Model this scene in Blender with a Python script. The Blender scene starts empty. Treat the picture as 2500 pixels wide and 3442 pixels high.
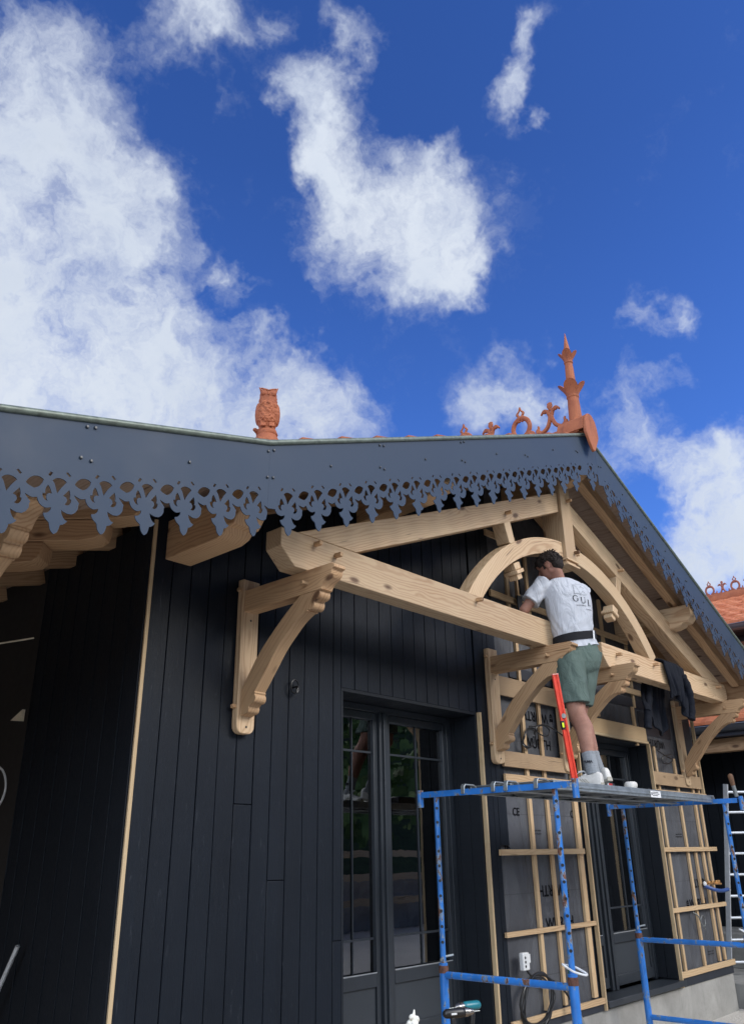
import bpy, bmesh, math, random
from mathutils import Vector, Matrix, noise
random.seed(7)
S = bpy.context.scene
COL = S.collection
R = math.radians
PI = math.pi

# ------------------------------------------------------------------ camera
yaw, pit, rol = R(47.88476503), R(22.90574941), R(-0.92641448)
fw = Vector((math.sin(yaw)*math.cos(pit), math.cos(yaw)*math.cos(pit), math.sin(pit)))
rt = Vector((math.cos(yaw), -math.sin(yaw), 0))
up = rt.cross(fw)
r2 = rt*math.cos(rol) + up*math.sin(rol)
u2 = -rt*math.sin(rol) + up*math.cos(rol)
cd = bpy.data.cameras.new('camera')
cam = bpy.data.objects.new('camera', cd); COL.objects.link(cam)
M = Matrix((( r2.x, u2.x, -fw.x, 0), (r2.y, u2.y, -fw.y, -4.1), (r2.z, u2.z, -fw.z, 0), (0, 0, 0, 1)))
cam.matrix_world = M
cd.sensor_fit = 'VERTICAL'; cd.sensor_height = 24.0
cd.lens = 24.0*2732.69/3442.0
cd.clip_end = 3000; cd.clip_start = 0.05
S.camera = cam
S.view_settings.view_transform = 'Standard'
try: S.view_settings.look = 'None'
except Exception: pass
S.view_settings.gamma = 1.0
S.view_settings.exposure = 0.0

# ------------------------------------------------------------------ node helpers
def nt(mat):
    mat.use_nodes = True
    t = mat.node_tree; t.nodes.clear(); return t
class N:
    def __init__(s, t): s.t = t
    def n(s, typ, **k):
        x = s.t.nodes.new(typ)
        for a, b in k.items(): setattr(x, a, b)
        return x
    def set(s, sock, v):
        if isinstance(v, bpy.types.NodeSocket): s.t.links.new(v, sock)
        elif v is not None: sock.default_value = v
    def m(s, op, a, b=None, c=None, clamp=False):
        x = s.n('ShaderNodeMath', operation=op); x.use_clamp = clamp
        s.set(x.inputs[0], a); s.set(x.inputs[1], b); s.set(x.inputs[2], c)
        return x.outputs[0]
    def vm(s, op, a, b=None):
        x = s.n('ShaderNodeVectorMath', operation=op)
        s.set(x.inputs[0], a); s.set(x.inputs[1], b)
        return x.outputs['Value'] if op in ('DOT_PRODUCT', 'LENGTH', 'DISTANCE') else x.outputs[0]
    def noise(s, vec, scale, detail=4, rough=.5, dist=0, out='Fac'):
        x = s.n('ShaderNodeTexNoise')
        s.set(x.inputs['Vector'], vec); x.inputs['Scale'].default_value = scale
        x.inputs['Detail'].default_value = detail; x.inputs['Roughness'].default_value = rough
        x.inputs['Distortion'].default_value = dist
        return x.outputs[out]
    def mix(s, f, a, b, blend='MIX'):
        x = s.n('ShaderNodeMix', data_type='RGBA', blend_type=blend)
        s.set(x.inputs[0], f); s.set(x.inputs[6], a); s.set(x.inputs[7], b)
        return x.outputs[2]
    def mr(s, v, a, b, c=0., d=1., smooth=False):
        x = s.n('ShaderNodeMapRange'); x.clamp = True
        if smooth: x.interpolation_type = 'SMOOTHSTEP'
        s.set(x.inputs[0], v)
        for i, q in enumerate((a, b, c, d)): s.set(x.inputs[1+i], q)
        return x.outputs[0]
    def xyz(s, v):
        x = s.n('ShaderNodeSeparateXYZ'); s.set(x.inputs[0], v); return x.outputs
    def comb(s, a, b, c):
        x = s.n('ShaderNodeCombineXYZ')
        for i, q in enumerate((a, b, c)): s.set(x.inputs[i], q)
        return x.outputs[0]
    def bump(s, h, strength=.3, dist=.01):
        x = s.n('ShaderNodeBump'); x.inputs['Strength'].default_value = strength
        x.inputs['Distance'].default_value = dist; s.set(x.inputs['Height'], h); return x.outputs[0]
    def out(s, col, rough=.5, metal=0., spec=.5, bump=None, extra=None):
        p = s.n('ShaderNodeBsdfPrincipled')
        s.set(p.inputs['Base Color'], col); s.set(p.inputs['Roughness'], rough)
        s.set(p.inputs['Metallic'], metal); s.set(p.inputs['Specular IOR Level'], spec)
        if bump is not None: s.set(p.inputs['Normal'], bump)
        if extra:
            for k, v in extra.items(): s.set(p.inputs[k], v)
        o = s.n('ShaderNodeOutputMaterial'); s.t.links.new(p.outputs[0], o.inputs[0]); return p
def c4(r, g, b): return (r, g, b, 1.)

# ------------------------------------------------------------------ world: sky, clouds
def pixdir(dx, dy):                      # direction of a spot of sky
    px, py = dx*1.518, dy*1.518
    d = fw + (px-1250)/2732.69*r2 - (py-1721)/2732.69*u2
    return d.normalized()
SUN = Vector((0.30, -0.80, 0.50)).normalized()
W = bpy.data.worlds.new('World'); S.world = W; W.use_nodes = True
wt = W.node_tree; wt.nodes.clear(); w = N(wt)
sky = w.n('ShaderNodeTexSky', sky_type='NISHITA'); sky.sun_disc = False
sky.sun_elevation = math.asin(SUN.z); sky.sun_rotation = math.atan2(SUN.x, SUN.y)
sky.air_density = 1.0; sky.dust_density = 0.25; sky.ozone_density = 4.0; sky.altitude = 0
tc = w.n('ShaderNodeTexCoord'); D = tc.outputs['Generated']
BL = [ # x, y, radius, weight of cloud masses over the house
 (40,150,120,.75),(90,300,170,1),(60,500,200,1.3),(140,620,190,1.2),(40,760,230,1.3),(180,880,200,1.1),(20,420,160,1.),
 (240,380,110,.62),(330,470,80,.35),(230,130,100,.42),(330,860,130,.7),(450,840,120,.62),(300,720,110,.6),(560,960,120,.75),(420,940,120,.7),(230,560,120,.6),
 (410,25,95,.75),(500,45,80,.5),(590,10,50,.25),
 (745,20,60,.6),(700,150,75,.6),(770,150,70,.55),(650,210,50,.4),(750,290,75,.7),(715,370,70,.5),(830,400,100,.5),(930,440,100,.65),(760,480,100,.75),
 (880,560,110,.9),(1010,410,80,.55),(1050,560,80,.6),(970,620,80,.75),(1040,650,60,.55),(720,640,70,.3),
 (1170,90,50,.45),(1120,100,45,.42),(1150,195,55,.6),(1190,230,45,.42),(1120,260,50,.25),
 (500,580,50,.6),(540,640,45,.5),(490,280,35,.35),(510,200,45,.22),(560,760,80,.4),(660,820,70,.35),(750,930,120,.62),(620,860,90,.45),
 (1430,700,75,.62),(1520,690,55,.45),(1120,880,80,.62),(1220,900,85,.68),(1390,860,85,.6),(1480,820,50,.4),(1040,960,80,.5),
 (1620,1040,80,1.3),(1540,1120,65,1.2),(1620,1190,110,1.5),(1560,1250,90,1.2),(1470,1050,90,.6),(1400,1010,90,.62)]
acc = None
warp = w.noise(D, 9., 5, .6, 0, 'Color')
wv = w.vm('MULTIPLY', w.vm('SUBTRACT', warp, (.5, .5, .5)), (.17, .17, .17))
DW = w.vm('ADD', D, wv)
for (bx, by, br, bw) in BL:
    c = pixdir(bx, by)
    e = math.hypot(bx-823, by-1134)/1800.; k = 1./math.sqrt(1+e*e)
    rad = br/1800.*k*.98
    ds = w.vm('DISTANCE', DW, tuple(c))
    q = w.m('MULTIPLY', ds, 1./rad); q = w.m('MULTIPLY', q, q); q = w.m('MULTIPLY', q, -1.)
    q = w.m('MULTIPLY', w.m('EXPONENT', q), bw)
    acc = q if acc is None else w.m('ADD', acc, q)
# unseen clouds added behind the camera and round the horizon as fill light
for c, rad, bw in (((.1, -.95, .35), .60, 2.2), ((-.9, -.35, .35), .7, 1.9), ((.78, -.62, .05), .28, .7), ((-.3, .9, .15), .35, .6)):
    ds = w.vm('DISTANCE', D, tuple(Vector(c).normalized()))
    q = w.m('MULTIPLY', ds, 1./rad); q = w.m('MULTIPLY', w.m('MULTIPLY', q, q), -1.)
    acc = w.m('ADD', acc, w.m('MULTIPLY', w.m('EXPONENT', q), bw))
n1 = w.noise(DW, 5.0, 12, .58, 0.)
n2 = w.noise(DW, 17., 12, .64, .1)
n3 = w.noise(D, 3.2, 4, .5, .2)
nn = w.m('ADD', w.m('MULTIPLY', n1, .55), w.m('MULTIPLY', n2, .45))
nn = w.mr(nn, .37, .63)
acc = w.m('SUBTRACT', 1., w.m('EXPONENT', w.m('MULTIPLY', w.m('POWER', acc, 1.55), -1.6)))
f1 = w.m('MULTIPLY', acc, w.m('ADD', w.m('MULTIPLY', nn, .75), .62))
f1 = w.m('ADD', f1, w.m('MULTIPLY', w.m('SUBTRACT', nn, .5), .06))
f1 = w.m('SUBTRACT', f1, w.m('MULTIPLY', w.m('SUBTRACT', 1., nn), w.m('SUBTRACT', .36, w.m('MULTIPLY', acc, .22))))
alpha = w.m('MULTIPLY', w.mr(f1, -.04, 1.06, 0, 1, True), .97)
alpha = w.m('POWER', alpha, .95)
thick = w.mr(f1, .6, 1.5)
shade = w.mr(n3, .40, .66)
wh = w.mix(w.m('MULTIPLY', w.m('MULTIPLY', thick, shade), .9), c4(7.2, 7.8, 8.7), c4(3.9, 4.6, 5.9))
n4 = w.noise(DW, 8., 8, .62, 0.)
wh = w.mix(w.mr(n4, .36, .60), w.mix(.42, wh, c4(5.6, 6.4, 7.8)), wh)
hsv = w.n('ShaderNodeHueSaturation'); hsv.inputs['Saturation'].default_value = 1.12; hsv.inputs['Value'].default_value = 1.0
w.set(hsv.inputs['Color'], sky.outputs[0])
skyc = w.mix(1., hsv.outputs[0], c4(.86, 1.06, 1.74), 'MULTIPLY')
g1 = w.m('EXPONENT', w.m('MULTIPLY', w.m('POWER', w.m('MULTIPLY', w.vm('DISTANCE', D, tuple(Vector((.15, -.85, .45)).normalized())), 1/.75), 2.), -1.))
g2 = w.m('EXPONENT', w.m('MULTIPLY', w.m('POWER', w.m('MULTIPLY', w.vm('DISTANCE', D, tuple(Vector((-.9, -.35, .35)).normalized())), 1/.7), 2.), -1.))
gl = w.m('ADD', w.m('ADD', w.m('MULTIPLY', g1, 1.3), w.m('MULTIPLY', g2, 4.8)), 1.)  # extra brightness for the unseen clouds behind and at left, added fill
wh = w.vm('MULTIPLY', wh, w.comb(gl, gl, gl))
hz_ = w.mr(w.xyz(D)[2], .30, .72, 1.28, 1.0)
skyc = w.vm('MULTIPLY', skyc, w.comb(hz_, hz_, hz_))
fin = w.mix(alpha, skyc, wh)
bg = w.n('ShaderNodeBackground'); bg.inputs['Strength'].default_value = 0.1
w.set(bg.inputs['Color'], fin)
wo = w.n('ShaderNodeOutputWorld'); wt.links.new(bg.outputs[0], wo.inputs[0])
W.cycles.sampling_method = 'MANUAL'; W.cycles.sample_map_resolution = 512

sl = bpy.data.lights.new('sun', 'SUN'); sl.energy = 2.9; sl.angle = R(30); sl.color = (1., .955, .90)
so = bpy.data.objects.new('sun', sl); COL.objects.link(so)
so.rotation_euler = SUN.to_track_quat('Z', 'Y').to_euler()

# ------------------------------------------------------------------ materials
def new(name): return bpy.data.materials.new(name)
def wood(name, light, dark, fine=.5, ring=.013, rough=.62, knots=True, weather=None):
    m = new(name); q = N(nt(m))
    at = q.n('ShaderNodeAttribute', attribute_name='gc').outputs['Vector']
    ri = q.n('ShaderNodeObjectInfo').outputs['Random']
    off = q.comb(q.m('MULTIPLY', ri, 37.), q.m('MULTIPLY', ri, 3.7), q.m('MULTIPLY', ri, 1.3))
    c = q.vm('ADD', at, off)
    sx = q.xyz(c)
    lowc = q.comb(q.m('MULTIPLY', sx[0], .9), q.m('MULTIPLY', sx[1], 4.), q.m('MULTIPLY', sx[2], 4.))
    wob = q.noise(lowc, 1.6, 3, .5)
    kc = q.comb(q.m('MULTIPLY', sx[0], 2.3), q.m('MULTIPLY', sx[1], 5.5), q.m('MULTIPLY', sx[2], 5.5))
    vo = q.n('ShaderNodeTexVoronoi'); vo.inputs['Scale'].default_value = 1.0; q.set(vo.inputs['Vector'], kc)
    kd = vo.outputs['Distance']
    kf = q.mr(kd, .05, .30, 1., 0., True)
    sa = q.xyz(at)
    v0 = q.m('ADD', sa[1], q.m('ADD', q.m('MULTIPLY', q.m('FRACT', q.m('MULTIPLY', ri, 7.3)), .22), -.07)); w0 = q.m('ADD', sa[2], q.m('SUBTRACT', .10, q.m('MULTIPLY', ri, .05)))
    rr = q.vm('LENGTH', q.comb(0., v0, w0))
    rr = q.m('ADD', rr, q.m('MULTIPLY', wob, .11))
    rr = q.m('ADD', rr, q.m('MULTIPLY', kf, .022 if knots else .006))
    s_ = q.m('SINE', q.m('MULTIPLY', rr, 2*PI/ring))
    s_ = q.m('POWER', q.m('ADD', q.m('MULTIPLY', s_, .5), .5), 2.2)
    fc = q.comb(q.m('MULTIPLY', sx[0], 5.), q.m('MULTIPLY', sx[1], 190.), q.m('MULTIPLY', sx[2], 190.))
    fib = q.noise(fc, 1., 3, .6)
    big = q.noise(lowc, .55, 3, .6)
    a = q.m('MULTIPLY', s_, q.mr(big, .30, .70, .15, .85))
    a = q.m('ADD', a, q.m('MULTIPLY', q.m('SUBTRACT', fib, .5), fine))
    col = q.mix(q.m('ADD', a, 0., clamp=True), light, dark)
    col = q.mix(q.mr(big, .35, .75, 0., .35), col, c4(dark[0]*1.15, dark[1]*1.05, dark[2]))
    if knots: col = q.mix(q.mr(kd, .085, .15, .9, 0.), col, c4(dark[0]*.35, dark[1]*.3, dark[2]*.3))
    ckn = q.noise(q.comb(q.m('MULTIPLY', sx[0], 2.2), q.m('MULTIPLY', sx[1], 55.), q.m('MULTIPLY', sx[2], 55.)), 1., 2, .5, .3)
    col = q.mix(q.mr(ckn, .72, .76, 0., .75), col, c4(dark[0]*.3, dark[1]*.3, dark[2]*.3))
    tone = q.m('ADD', .80, q.m('MULTIPLY', q.m('FRACT', q.m('MULTIPLY', ri, 13.7)), .24))
    col = q.mix(1., col, q.comb(tone, q.m('MULTIPLY', tone, .985), q.m('MULTIPLY', tone, .95)), 'MULTIPLY')
    if weather: 
        wn = q.noise(at, 3., 5, .65); col = q.mix(q.mr(wn, .5, .7, 0., .5), col, weather)
    q.out(col, rough, 0, .35, q.bump(q.m('ADD', s_, fib), .18, .002))
    return m
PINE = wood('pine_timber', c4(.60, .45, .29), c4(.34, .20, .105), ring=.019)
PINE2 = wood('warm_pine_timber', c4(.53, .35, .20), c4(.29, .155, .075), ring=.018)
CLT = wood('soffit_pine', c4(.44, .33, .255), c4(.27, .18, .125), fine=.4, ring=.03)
BATT = wood('batten_pine', c4(.56, .41, .25), c4(.36, .23, .125), fine=.35, ring=.02, knots=False)
OLDB = wood('weathered_board', c4(.42, .30, .185), c4(.24, .155, .09), fine=.4, weather=c4(.22, .15, .09))
STRIP = wood('edge_strip_pine', c4(.52, .40, .25), c4(.38, .27, .15), fine=.25, knots=False)

def black_board(name, base, rough=.42, streak=1.):
    m = new(name); q = N(nt(m))
    at = q.n('ShaderNodeAttribute', attribute_name='gc').outputs['Vector']
    sx = q.xyz(at)
    fc = q.comb(q.m('MULTIPLY', sx[0], 4.), q.m('MULTIPLY', sx[1], 120.), q.m('MULTIPLY', sx[2], 120.))
    fib = q.noise(fc, 1., 4, .65)
    ck = q.noise(q.comb(q.m('MULTIPLY', sx[0], 22.), q.m('MULTIPLY', sx[1], 60.), sx[2]), 1., 5, .7, 1.2)
    big = q.noise(at, 1.3, 4, .6)
    brd = q.noise(q.comb(0., q.m('FLOOR', q.m('MULTIPLY', sx[1], 6.06)), 0.), 3.3, 0)
    col = q.mix(q.mr(big, .35, .7), c4(*base), c4(base[0]*1.7, base[1]*1.5, base[2]*1.35))
    col = q.mix(q.mr(brd, .3, .7, 0., .4), col, c4(base[0]*1.8, base[1]*1.7, base[2]*1.6))
    sc = q.noise(q.comb(q.m('MULTIPLY', sx[0], 7.), q.m('MULTIPLY', sx[1], 40.), sx[2]), 1., 6, .75, .4)
    col = q.mix(q.mr(sc, .60, .78, 0., .38*streak), col, c4(.09, .10, .115))
    h = q.m('ADD', fib, q.m('MULTIPLY', ck, .8))
    q.out(col, q.mr(ck, .3, .8, rough, rough+.22), 0, .22, q.bump(h, .55, .0025))
    return m
BLACK = black_board('black_painted_board', (.0034, .0060, .0108))
BLACK2 = black_board('black_reveal_board', (.0060, .0085, .0125), .5, .3)

def simple(name, col, rough=.5, metal=0., spec=.5, var=.15, scale=20., bump=.1, bd=.002, extra=None):
    m = new(name); q = N(nt(m))
    o = q.n('ShaderNodeTexCoord').outputs['Object']
    n = q.noise(o, scale, 5, .6)
    a = c4(*[x*(1-var) for x in col]); b = c4(*[min(1, x*(1+var)) for x in col])
    q.out(q.mix(q.mr(n, .3, .7), a, b), rough, metal, spec, q.bump(n, bump, bd) if bump else None, extra)
    return m
def membrane():
    m = new('roofing_membrane'); q = N(nt(m))
    o = q.n('ShaderNodeTexCoord').outputs['Object']
    n = q.noise(o, 1.8, 4, .6, .5); n2 = q.noise(o, 260., 2, .5)
    vo = q.n('ShaderNodeTexVoronoi'); vo.inputs['Scale'].default_value = 9.; vo.inputs['Randomness'].default_value = .25
    q.set(vo.inputs['Vector'], o)
    dot = q.mr(vo.outputs['Distance'], .035, .055, 1., 0.)
    col = q.mix(q.mr(n, .3, .7), c4(.044, .047, .056), c4(.074, .078, .088))
    col = q.mix(q.m('MULTIPLY', dot, .6), col, c4(.012, .012, .014))
    z = q.xyz(o)[2]
    ln = q.m('ABSOLUTE', q.m('SUBTRACT', q.m('FRACT', q.m('MULTIPLY', z, 1/.62)), .5))
    col = q.mix(q.m('MULTIPLY', q.mr(ln, .004, .008, 1., 0.), .5), col, c4(.01, .01, .012))
    fold = q.noise(q.vm('MULTIPLY', o, (1., 1., .35)), 3.2, 3, .5, .8)
    q.out(col, .55, 0, .5, q.bump(q.m('ADD', q.m('MULTIPLY', fold, 4.), q.m('MULTIPLY', n2, .1)), .8, .03))
    return m
MEMB = membrane()
MEMB2 = simple('dark_felt', (.018, .021, .030), .5, 0, .5, .2, 4., .4, .01)
def terracotta(name, a, b, stain, bump=.25):
    m = new(name); q = N(nt(m))
    o = q.n('ShaderNodeTexCoord').outputs['Object']
    n = q.noise(o, 6., 6, .65); n2 = q.noise(o, 60., 5, .6); ri = q.n('ShaderNodeObjectInfo').outputs['Random']
    col = q.mix(q.mr(n, .3, .7), a, b)
    col = q.mix(q.mr(n2, .55, .75, 0., .5), col, stain)
    st = q.noise(q.vm('MULTIPLY', o, (14., 14., 1.2)), 1.5, 4, .6)
    col = q.mix(q.mr(st, .55, .72, 0., .45), col, stain)
    q.out(col, .72, 0, .3, q.bump(q.m('ADD', n2, n), bump, .004))
    return m
TERRA = terracotta('terracotta', c4(.27, .080, .038), c4(.39, .130, .056), c4(.12, .042, .026))
TERRAD = terracotta('dark_terracotta', c4(.24, .085, .06), c4(.32, .11, .07), c4(.14, .06, .045))
def tilemat():
    m = new('clay_roof_tiles'); q = N(nt(m))
    o = q.n('ShaderNodeAttribute', attribute_name='gc').outputs['Vector']
    s = q.xyz(o)
    cell = q.comb(q.m('FLOOR', q.m('MULTIPLY', s[0], 1/.21)), q.m('FLOOR', q.m('MULTIPLY', s[1], 1/.155)), 0.)
    wn = q.n('ShaderNodeTexWhiteNoise'); q.set(wn.inputs[0], cell)
    col = q.mix(wn.outputs[0], c4(.44, .125, .050), c4(.58, .21, .10))
    n = q.noise(o, 9., 6, .65)
    col = q.mix(q.mr(n, .5, .72, 0., .5), col, c4(.30, .12, .08))
    q.out(col, .75, 0, .3, q.bump(n, .3, .006))
    return m
TILE = tilemat()
def bargemat():
    m = new('blue_grey_lacquered_sheet'); q = N(nt(m))
    o = q.n('ShaderNodeTexCoord').outputs['Object']
    n = q.noise(o, 2.2, 5, .6); n2 = q.noise(o, 90., 3, .6)
    col = q.mix(q.mr(n, .3, .7), c4(.024, .040, .068), c4(.032, .050, .081))
    sm = q.noise(o, 14., 6, .7, .6)
    col = q.mix(q.mr(sm, .66, .80, 0., .35), col, c4(.10, .125, .16))
    q.out(col, q.mr(n, .3, .7, .45, .6), 0.0, .22, q.bump(n2, .05, .001))
    return m
BARGE = bargemat()
TRIM = simple('mossy_edge_moulding', (.13, .155, .125), .45, .2, .5, .35, 30., .3)
def painted_steel(name, col, rust=.6):
    m = new(name); q = N(nt(m))
    o = q.n('ShaderNodeTexCoord').outputs['Object']
    ri = q.n('ShaderNodeObjectInfo').outputs['Random']
    o2 = q.vm('ADD', o, q.comb(ri, q.m('MULTIPLY', ri, 5.), 0.))
    n = q.noise(q.vm('MULTIPLY', o2, (1., 1., .45)), 24., 6, .62, .4); n2 = q.noise(o2, 6., 4, .6)
    th = q.m('ADD', n, q.m('MULTIPLY', n2, .22))
    r_ = q.mr(th, rust, rust+.02)
    g_ = q.mr(th, rust-.045, rust-.03)
    c = q.mix(q.mr(n2, .3, .7), c4(*[x*.75 for x in col]), c4(*[min(1, x*1.15) for x in col]))
    c = q.mix(q.m('MULTIPLY', g_, .7), c, c4(.20, .24, .22))
    c = q.mix(r_, c, q.mix(q.mr(q.noise(o, 90., 3, .6), .4, .6), c4(.10, .035, .02), c4(.16, .08, .05)))
    q.out(c, q.m('ADD', q.m('MULTIPLY', r_, .4), .38), 0, .5, q.bump(q.m('MULTIPLY', th, -1.), .35, .002))
    return m
BLUE = painted_steel('blue_painted_steel', (.024, .165, .52), .72)
BLUE2 = painted_steel('worn_blue_steel', (.028, .160, .48), .69)
RUST = simple('rusty_steel', (.11, .05, .035), .8, .1, .4, .5, 60., .4)
GALV = simple('galvanised_steel', (.34, .37, .38), .42, .75, .5, .25, 14., .12)
GALVD = simple('dull_galvanised_steel', (.17, .18, .18), .6, .5, .5, .35, 10., .12)
ALU = simple('aluminium', (.66, .68, .70), .42, .6, .5, .08, 30., .05)
CONC = None
def concrete():
    m = new('raw_concrete'); q = N(nt(m))
    o = q.n('ShaderNodeTexCoord').outputs['Object']
    n = q.noise(o, 2.2, 7, .65, .4); n2 = q.noise(o, 45., 5, .65)
    col = q.mix(q.mr(n, .3, .7), c4(.20, .195, .18), c4(.36, .35, .325))
    col = q.mix(q.mr(n2, .55, .75, 0., .4), col, c4(.16, .155, .14))
    st = q.noise(q.vm('MULTIPLY', o, (7., 7., .8)), 1.6, 5, .65)
    col = q.mix(q.mr(st, .56, .72, 0., .35), col, c4(.13, .13, .12))
    q.out(col, .85, 0, .3, q.bump(q.m('ADD', n, q.m('MULTIPLY', n2, .5)), .5, .008)); return m
CONC = concrete()
DOORM = simple('anthracite_door_frame', (.022, .027, .034), .38, 0, .5, .1, 8., .03)
DOORP = simple('anthracite_door_panel', (.030, .036, .044), .42, 0, .5, .1, 3., .03)
def glassmat():
    m = new('window_glass'); q = N(nt(m))
    fr = q.n('ShaderNodeFresnel'); fr.inputs[0].default_value = 1.52
    o = q.n('ShaderNodeTexCoord').outputs['Object']
    b = q.bump(q.noise(q.vm('MULTIPLY', o, (1., 1., .4)), 5., 2, .5), .04, .02)
    g = q.n('ShaderNodeBsdfGlossy'); g.inputs['Roughness'].default_value = .0; q.set(g.inputs['Normal'], b)
    g.inputs['Color'].default_value = c4(.95, .97, 1)
    t = q.n('ShaderNodeBsdfTransparent'); t.inputs[0].default_value = c4(.62, .66, .68)
    x = q.n('ShaderNodeMixShader'); q.set(x.inputs[0], q.m('MULTIPLY', fr.outputs[0], 2.9, clamp=True))
    q.t.links.new(t.outputs[0], x.inputs[1]); q.t.links.new(g.outputs[0], x.inputs[2])
    oo = q.n('ShaderNodeOutputMaterial'); q.t.links.new(x.outputs[0], oo.inputs[0]); return m
GLASS = glassmat()
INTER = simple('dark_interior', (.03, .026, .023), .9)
INTERB = simple('brown_interior_wood', (.10, .055, .03), .8, var=.3, scale=4)
def skinmat():
    m = new('skin'); q = N(nt(m))
    o = q.n('ShaderNodeTexCoord').outputs['Object']
    n = q.noise(o, 9., 5, .6); n2 = q.noise(o, 220., 3, .6)
    col = q.mix(q.mr(n, .3, .7), c4(.24, .115, .08), c4(.34, .175, .125))
    q.out(q.mix(q.mr(q.noise(o, 60., 4, .7), .5, .75, 0., .35), col, c4(.16, .07, .05)), .62, 0, .3, q.bump(q.m('ADD', n2, q.m('MULTIPLY', n, 2.)), .4, .004), {'Subsurface Weight': .05}); return m
SKIN = skinmat()
def cloth(name, col, var=.1, fold=.5, fs=7.):
    m = new(name); q = N(nt(m))
    o = q.n('ShaderNodeTexCoord').outputs['Object']
    n = q.noise(o, 5., 4, .6); wv_ = q.noise(o, 520., 2, .5)
    f = q.noise(q.vm('MULTIPLY', o, (1.4, 1.4, .55)), fs, 3, .55, 1.1)
    a = c4(*[x*(1-var) for x in col]); b = c4(*[min(1, x*(1+var)) for x in col])
    h = q.m('ADD', q.m('MULTIPLY', f, fold*6), q.m('MULTIPLY', wv_, .1))
    q.out(q.mix(q.mr(n, .3, .7), a, b), .85, 0, .2, q.bump(h, .55, .01), {'Sheen Weight': .0}); return m
SHIRT = cloth('white_cotton', (.45, .465, .50), .05, 1.1, 6.)
SHORT = cloth('green_cotton', (.084, .116, .100), .12, .8, 9.)
BELT = cloth('black_webbing', (.014, .014, .016), .1, .1)
NAVY = cloth('navy_fleece', (.0045, .006, .011), .2, .8, 6.)
SOCK = cloth('grey_knit', (.22, .235, .25), .12, .3, 20.)
SHOE = simple('white_leather', (.58, .56, .52), .55, 0, .5, .12, 30., .15)
SOLE = simple('worn_sole', (.32, .30, .25), .7, var=.25, scale=40)
HAIR = simple('dark_hair', (.018, .013, .011), .75, 0, .2, .6, 60., .6, .004)
INK = simple('dark_ink', (.02, .022, .03), .7, bump=0)
INKM = simple('membrane_print', (.005, .005, .007), .9, 0, .1, bump=0)
BLKP = simple('black_plastic', (.012, .012, .013), .4)
BLKC = simple('black_cable', (.010, .010, .011), .35, bump=0)
WHTP = simple('white_plastic', (.62, .63, .63), .45, var=.05)
REDL = simple('red_lacquer', (.62, .055, .030), .38, 0, .5, .12, 25., .08)
YELV = simple('yellow_vial', (.62, .75, .03), .2, bump=0)
TEAL = simple('teal_plastic', (.01, .15, .19), .35)
BLUEP = simple('blue_pipe', (.03, .07, .22), .4)
BRASS = simple('brass', (.55, .30, .12), .35, .8)
FOAM = simple('foam', (.7, .7, .64), .8, var=.1, scale=40, bump=.5)
GREENP = simple('green_plastic', (.01, .10, .06), .5)
PAPER = simple('white_sticker', (.7, .7, .7), .6, bump=0)
CREAM = simple('cream_tone', (.7, .62, .45), .7)
BRUSHM = simple('brown_bristle', (.12, .06, .03), .8, var=.4, scale=80, bump=.5)
GUTT = simple('grey_zinc_gutter', (.16, .17, .19), .32, .7, .5, .1, 10, .03)
REDP = simple('red_plastic', (.5, .03, .03), .4)
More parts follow.
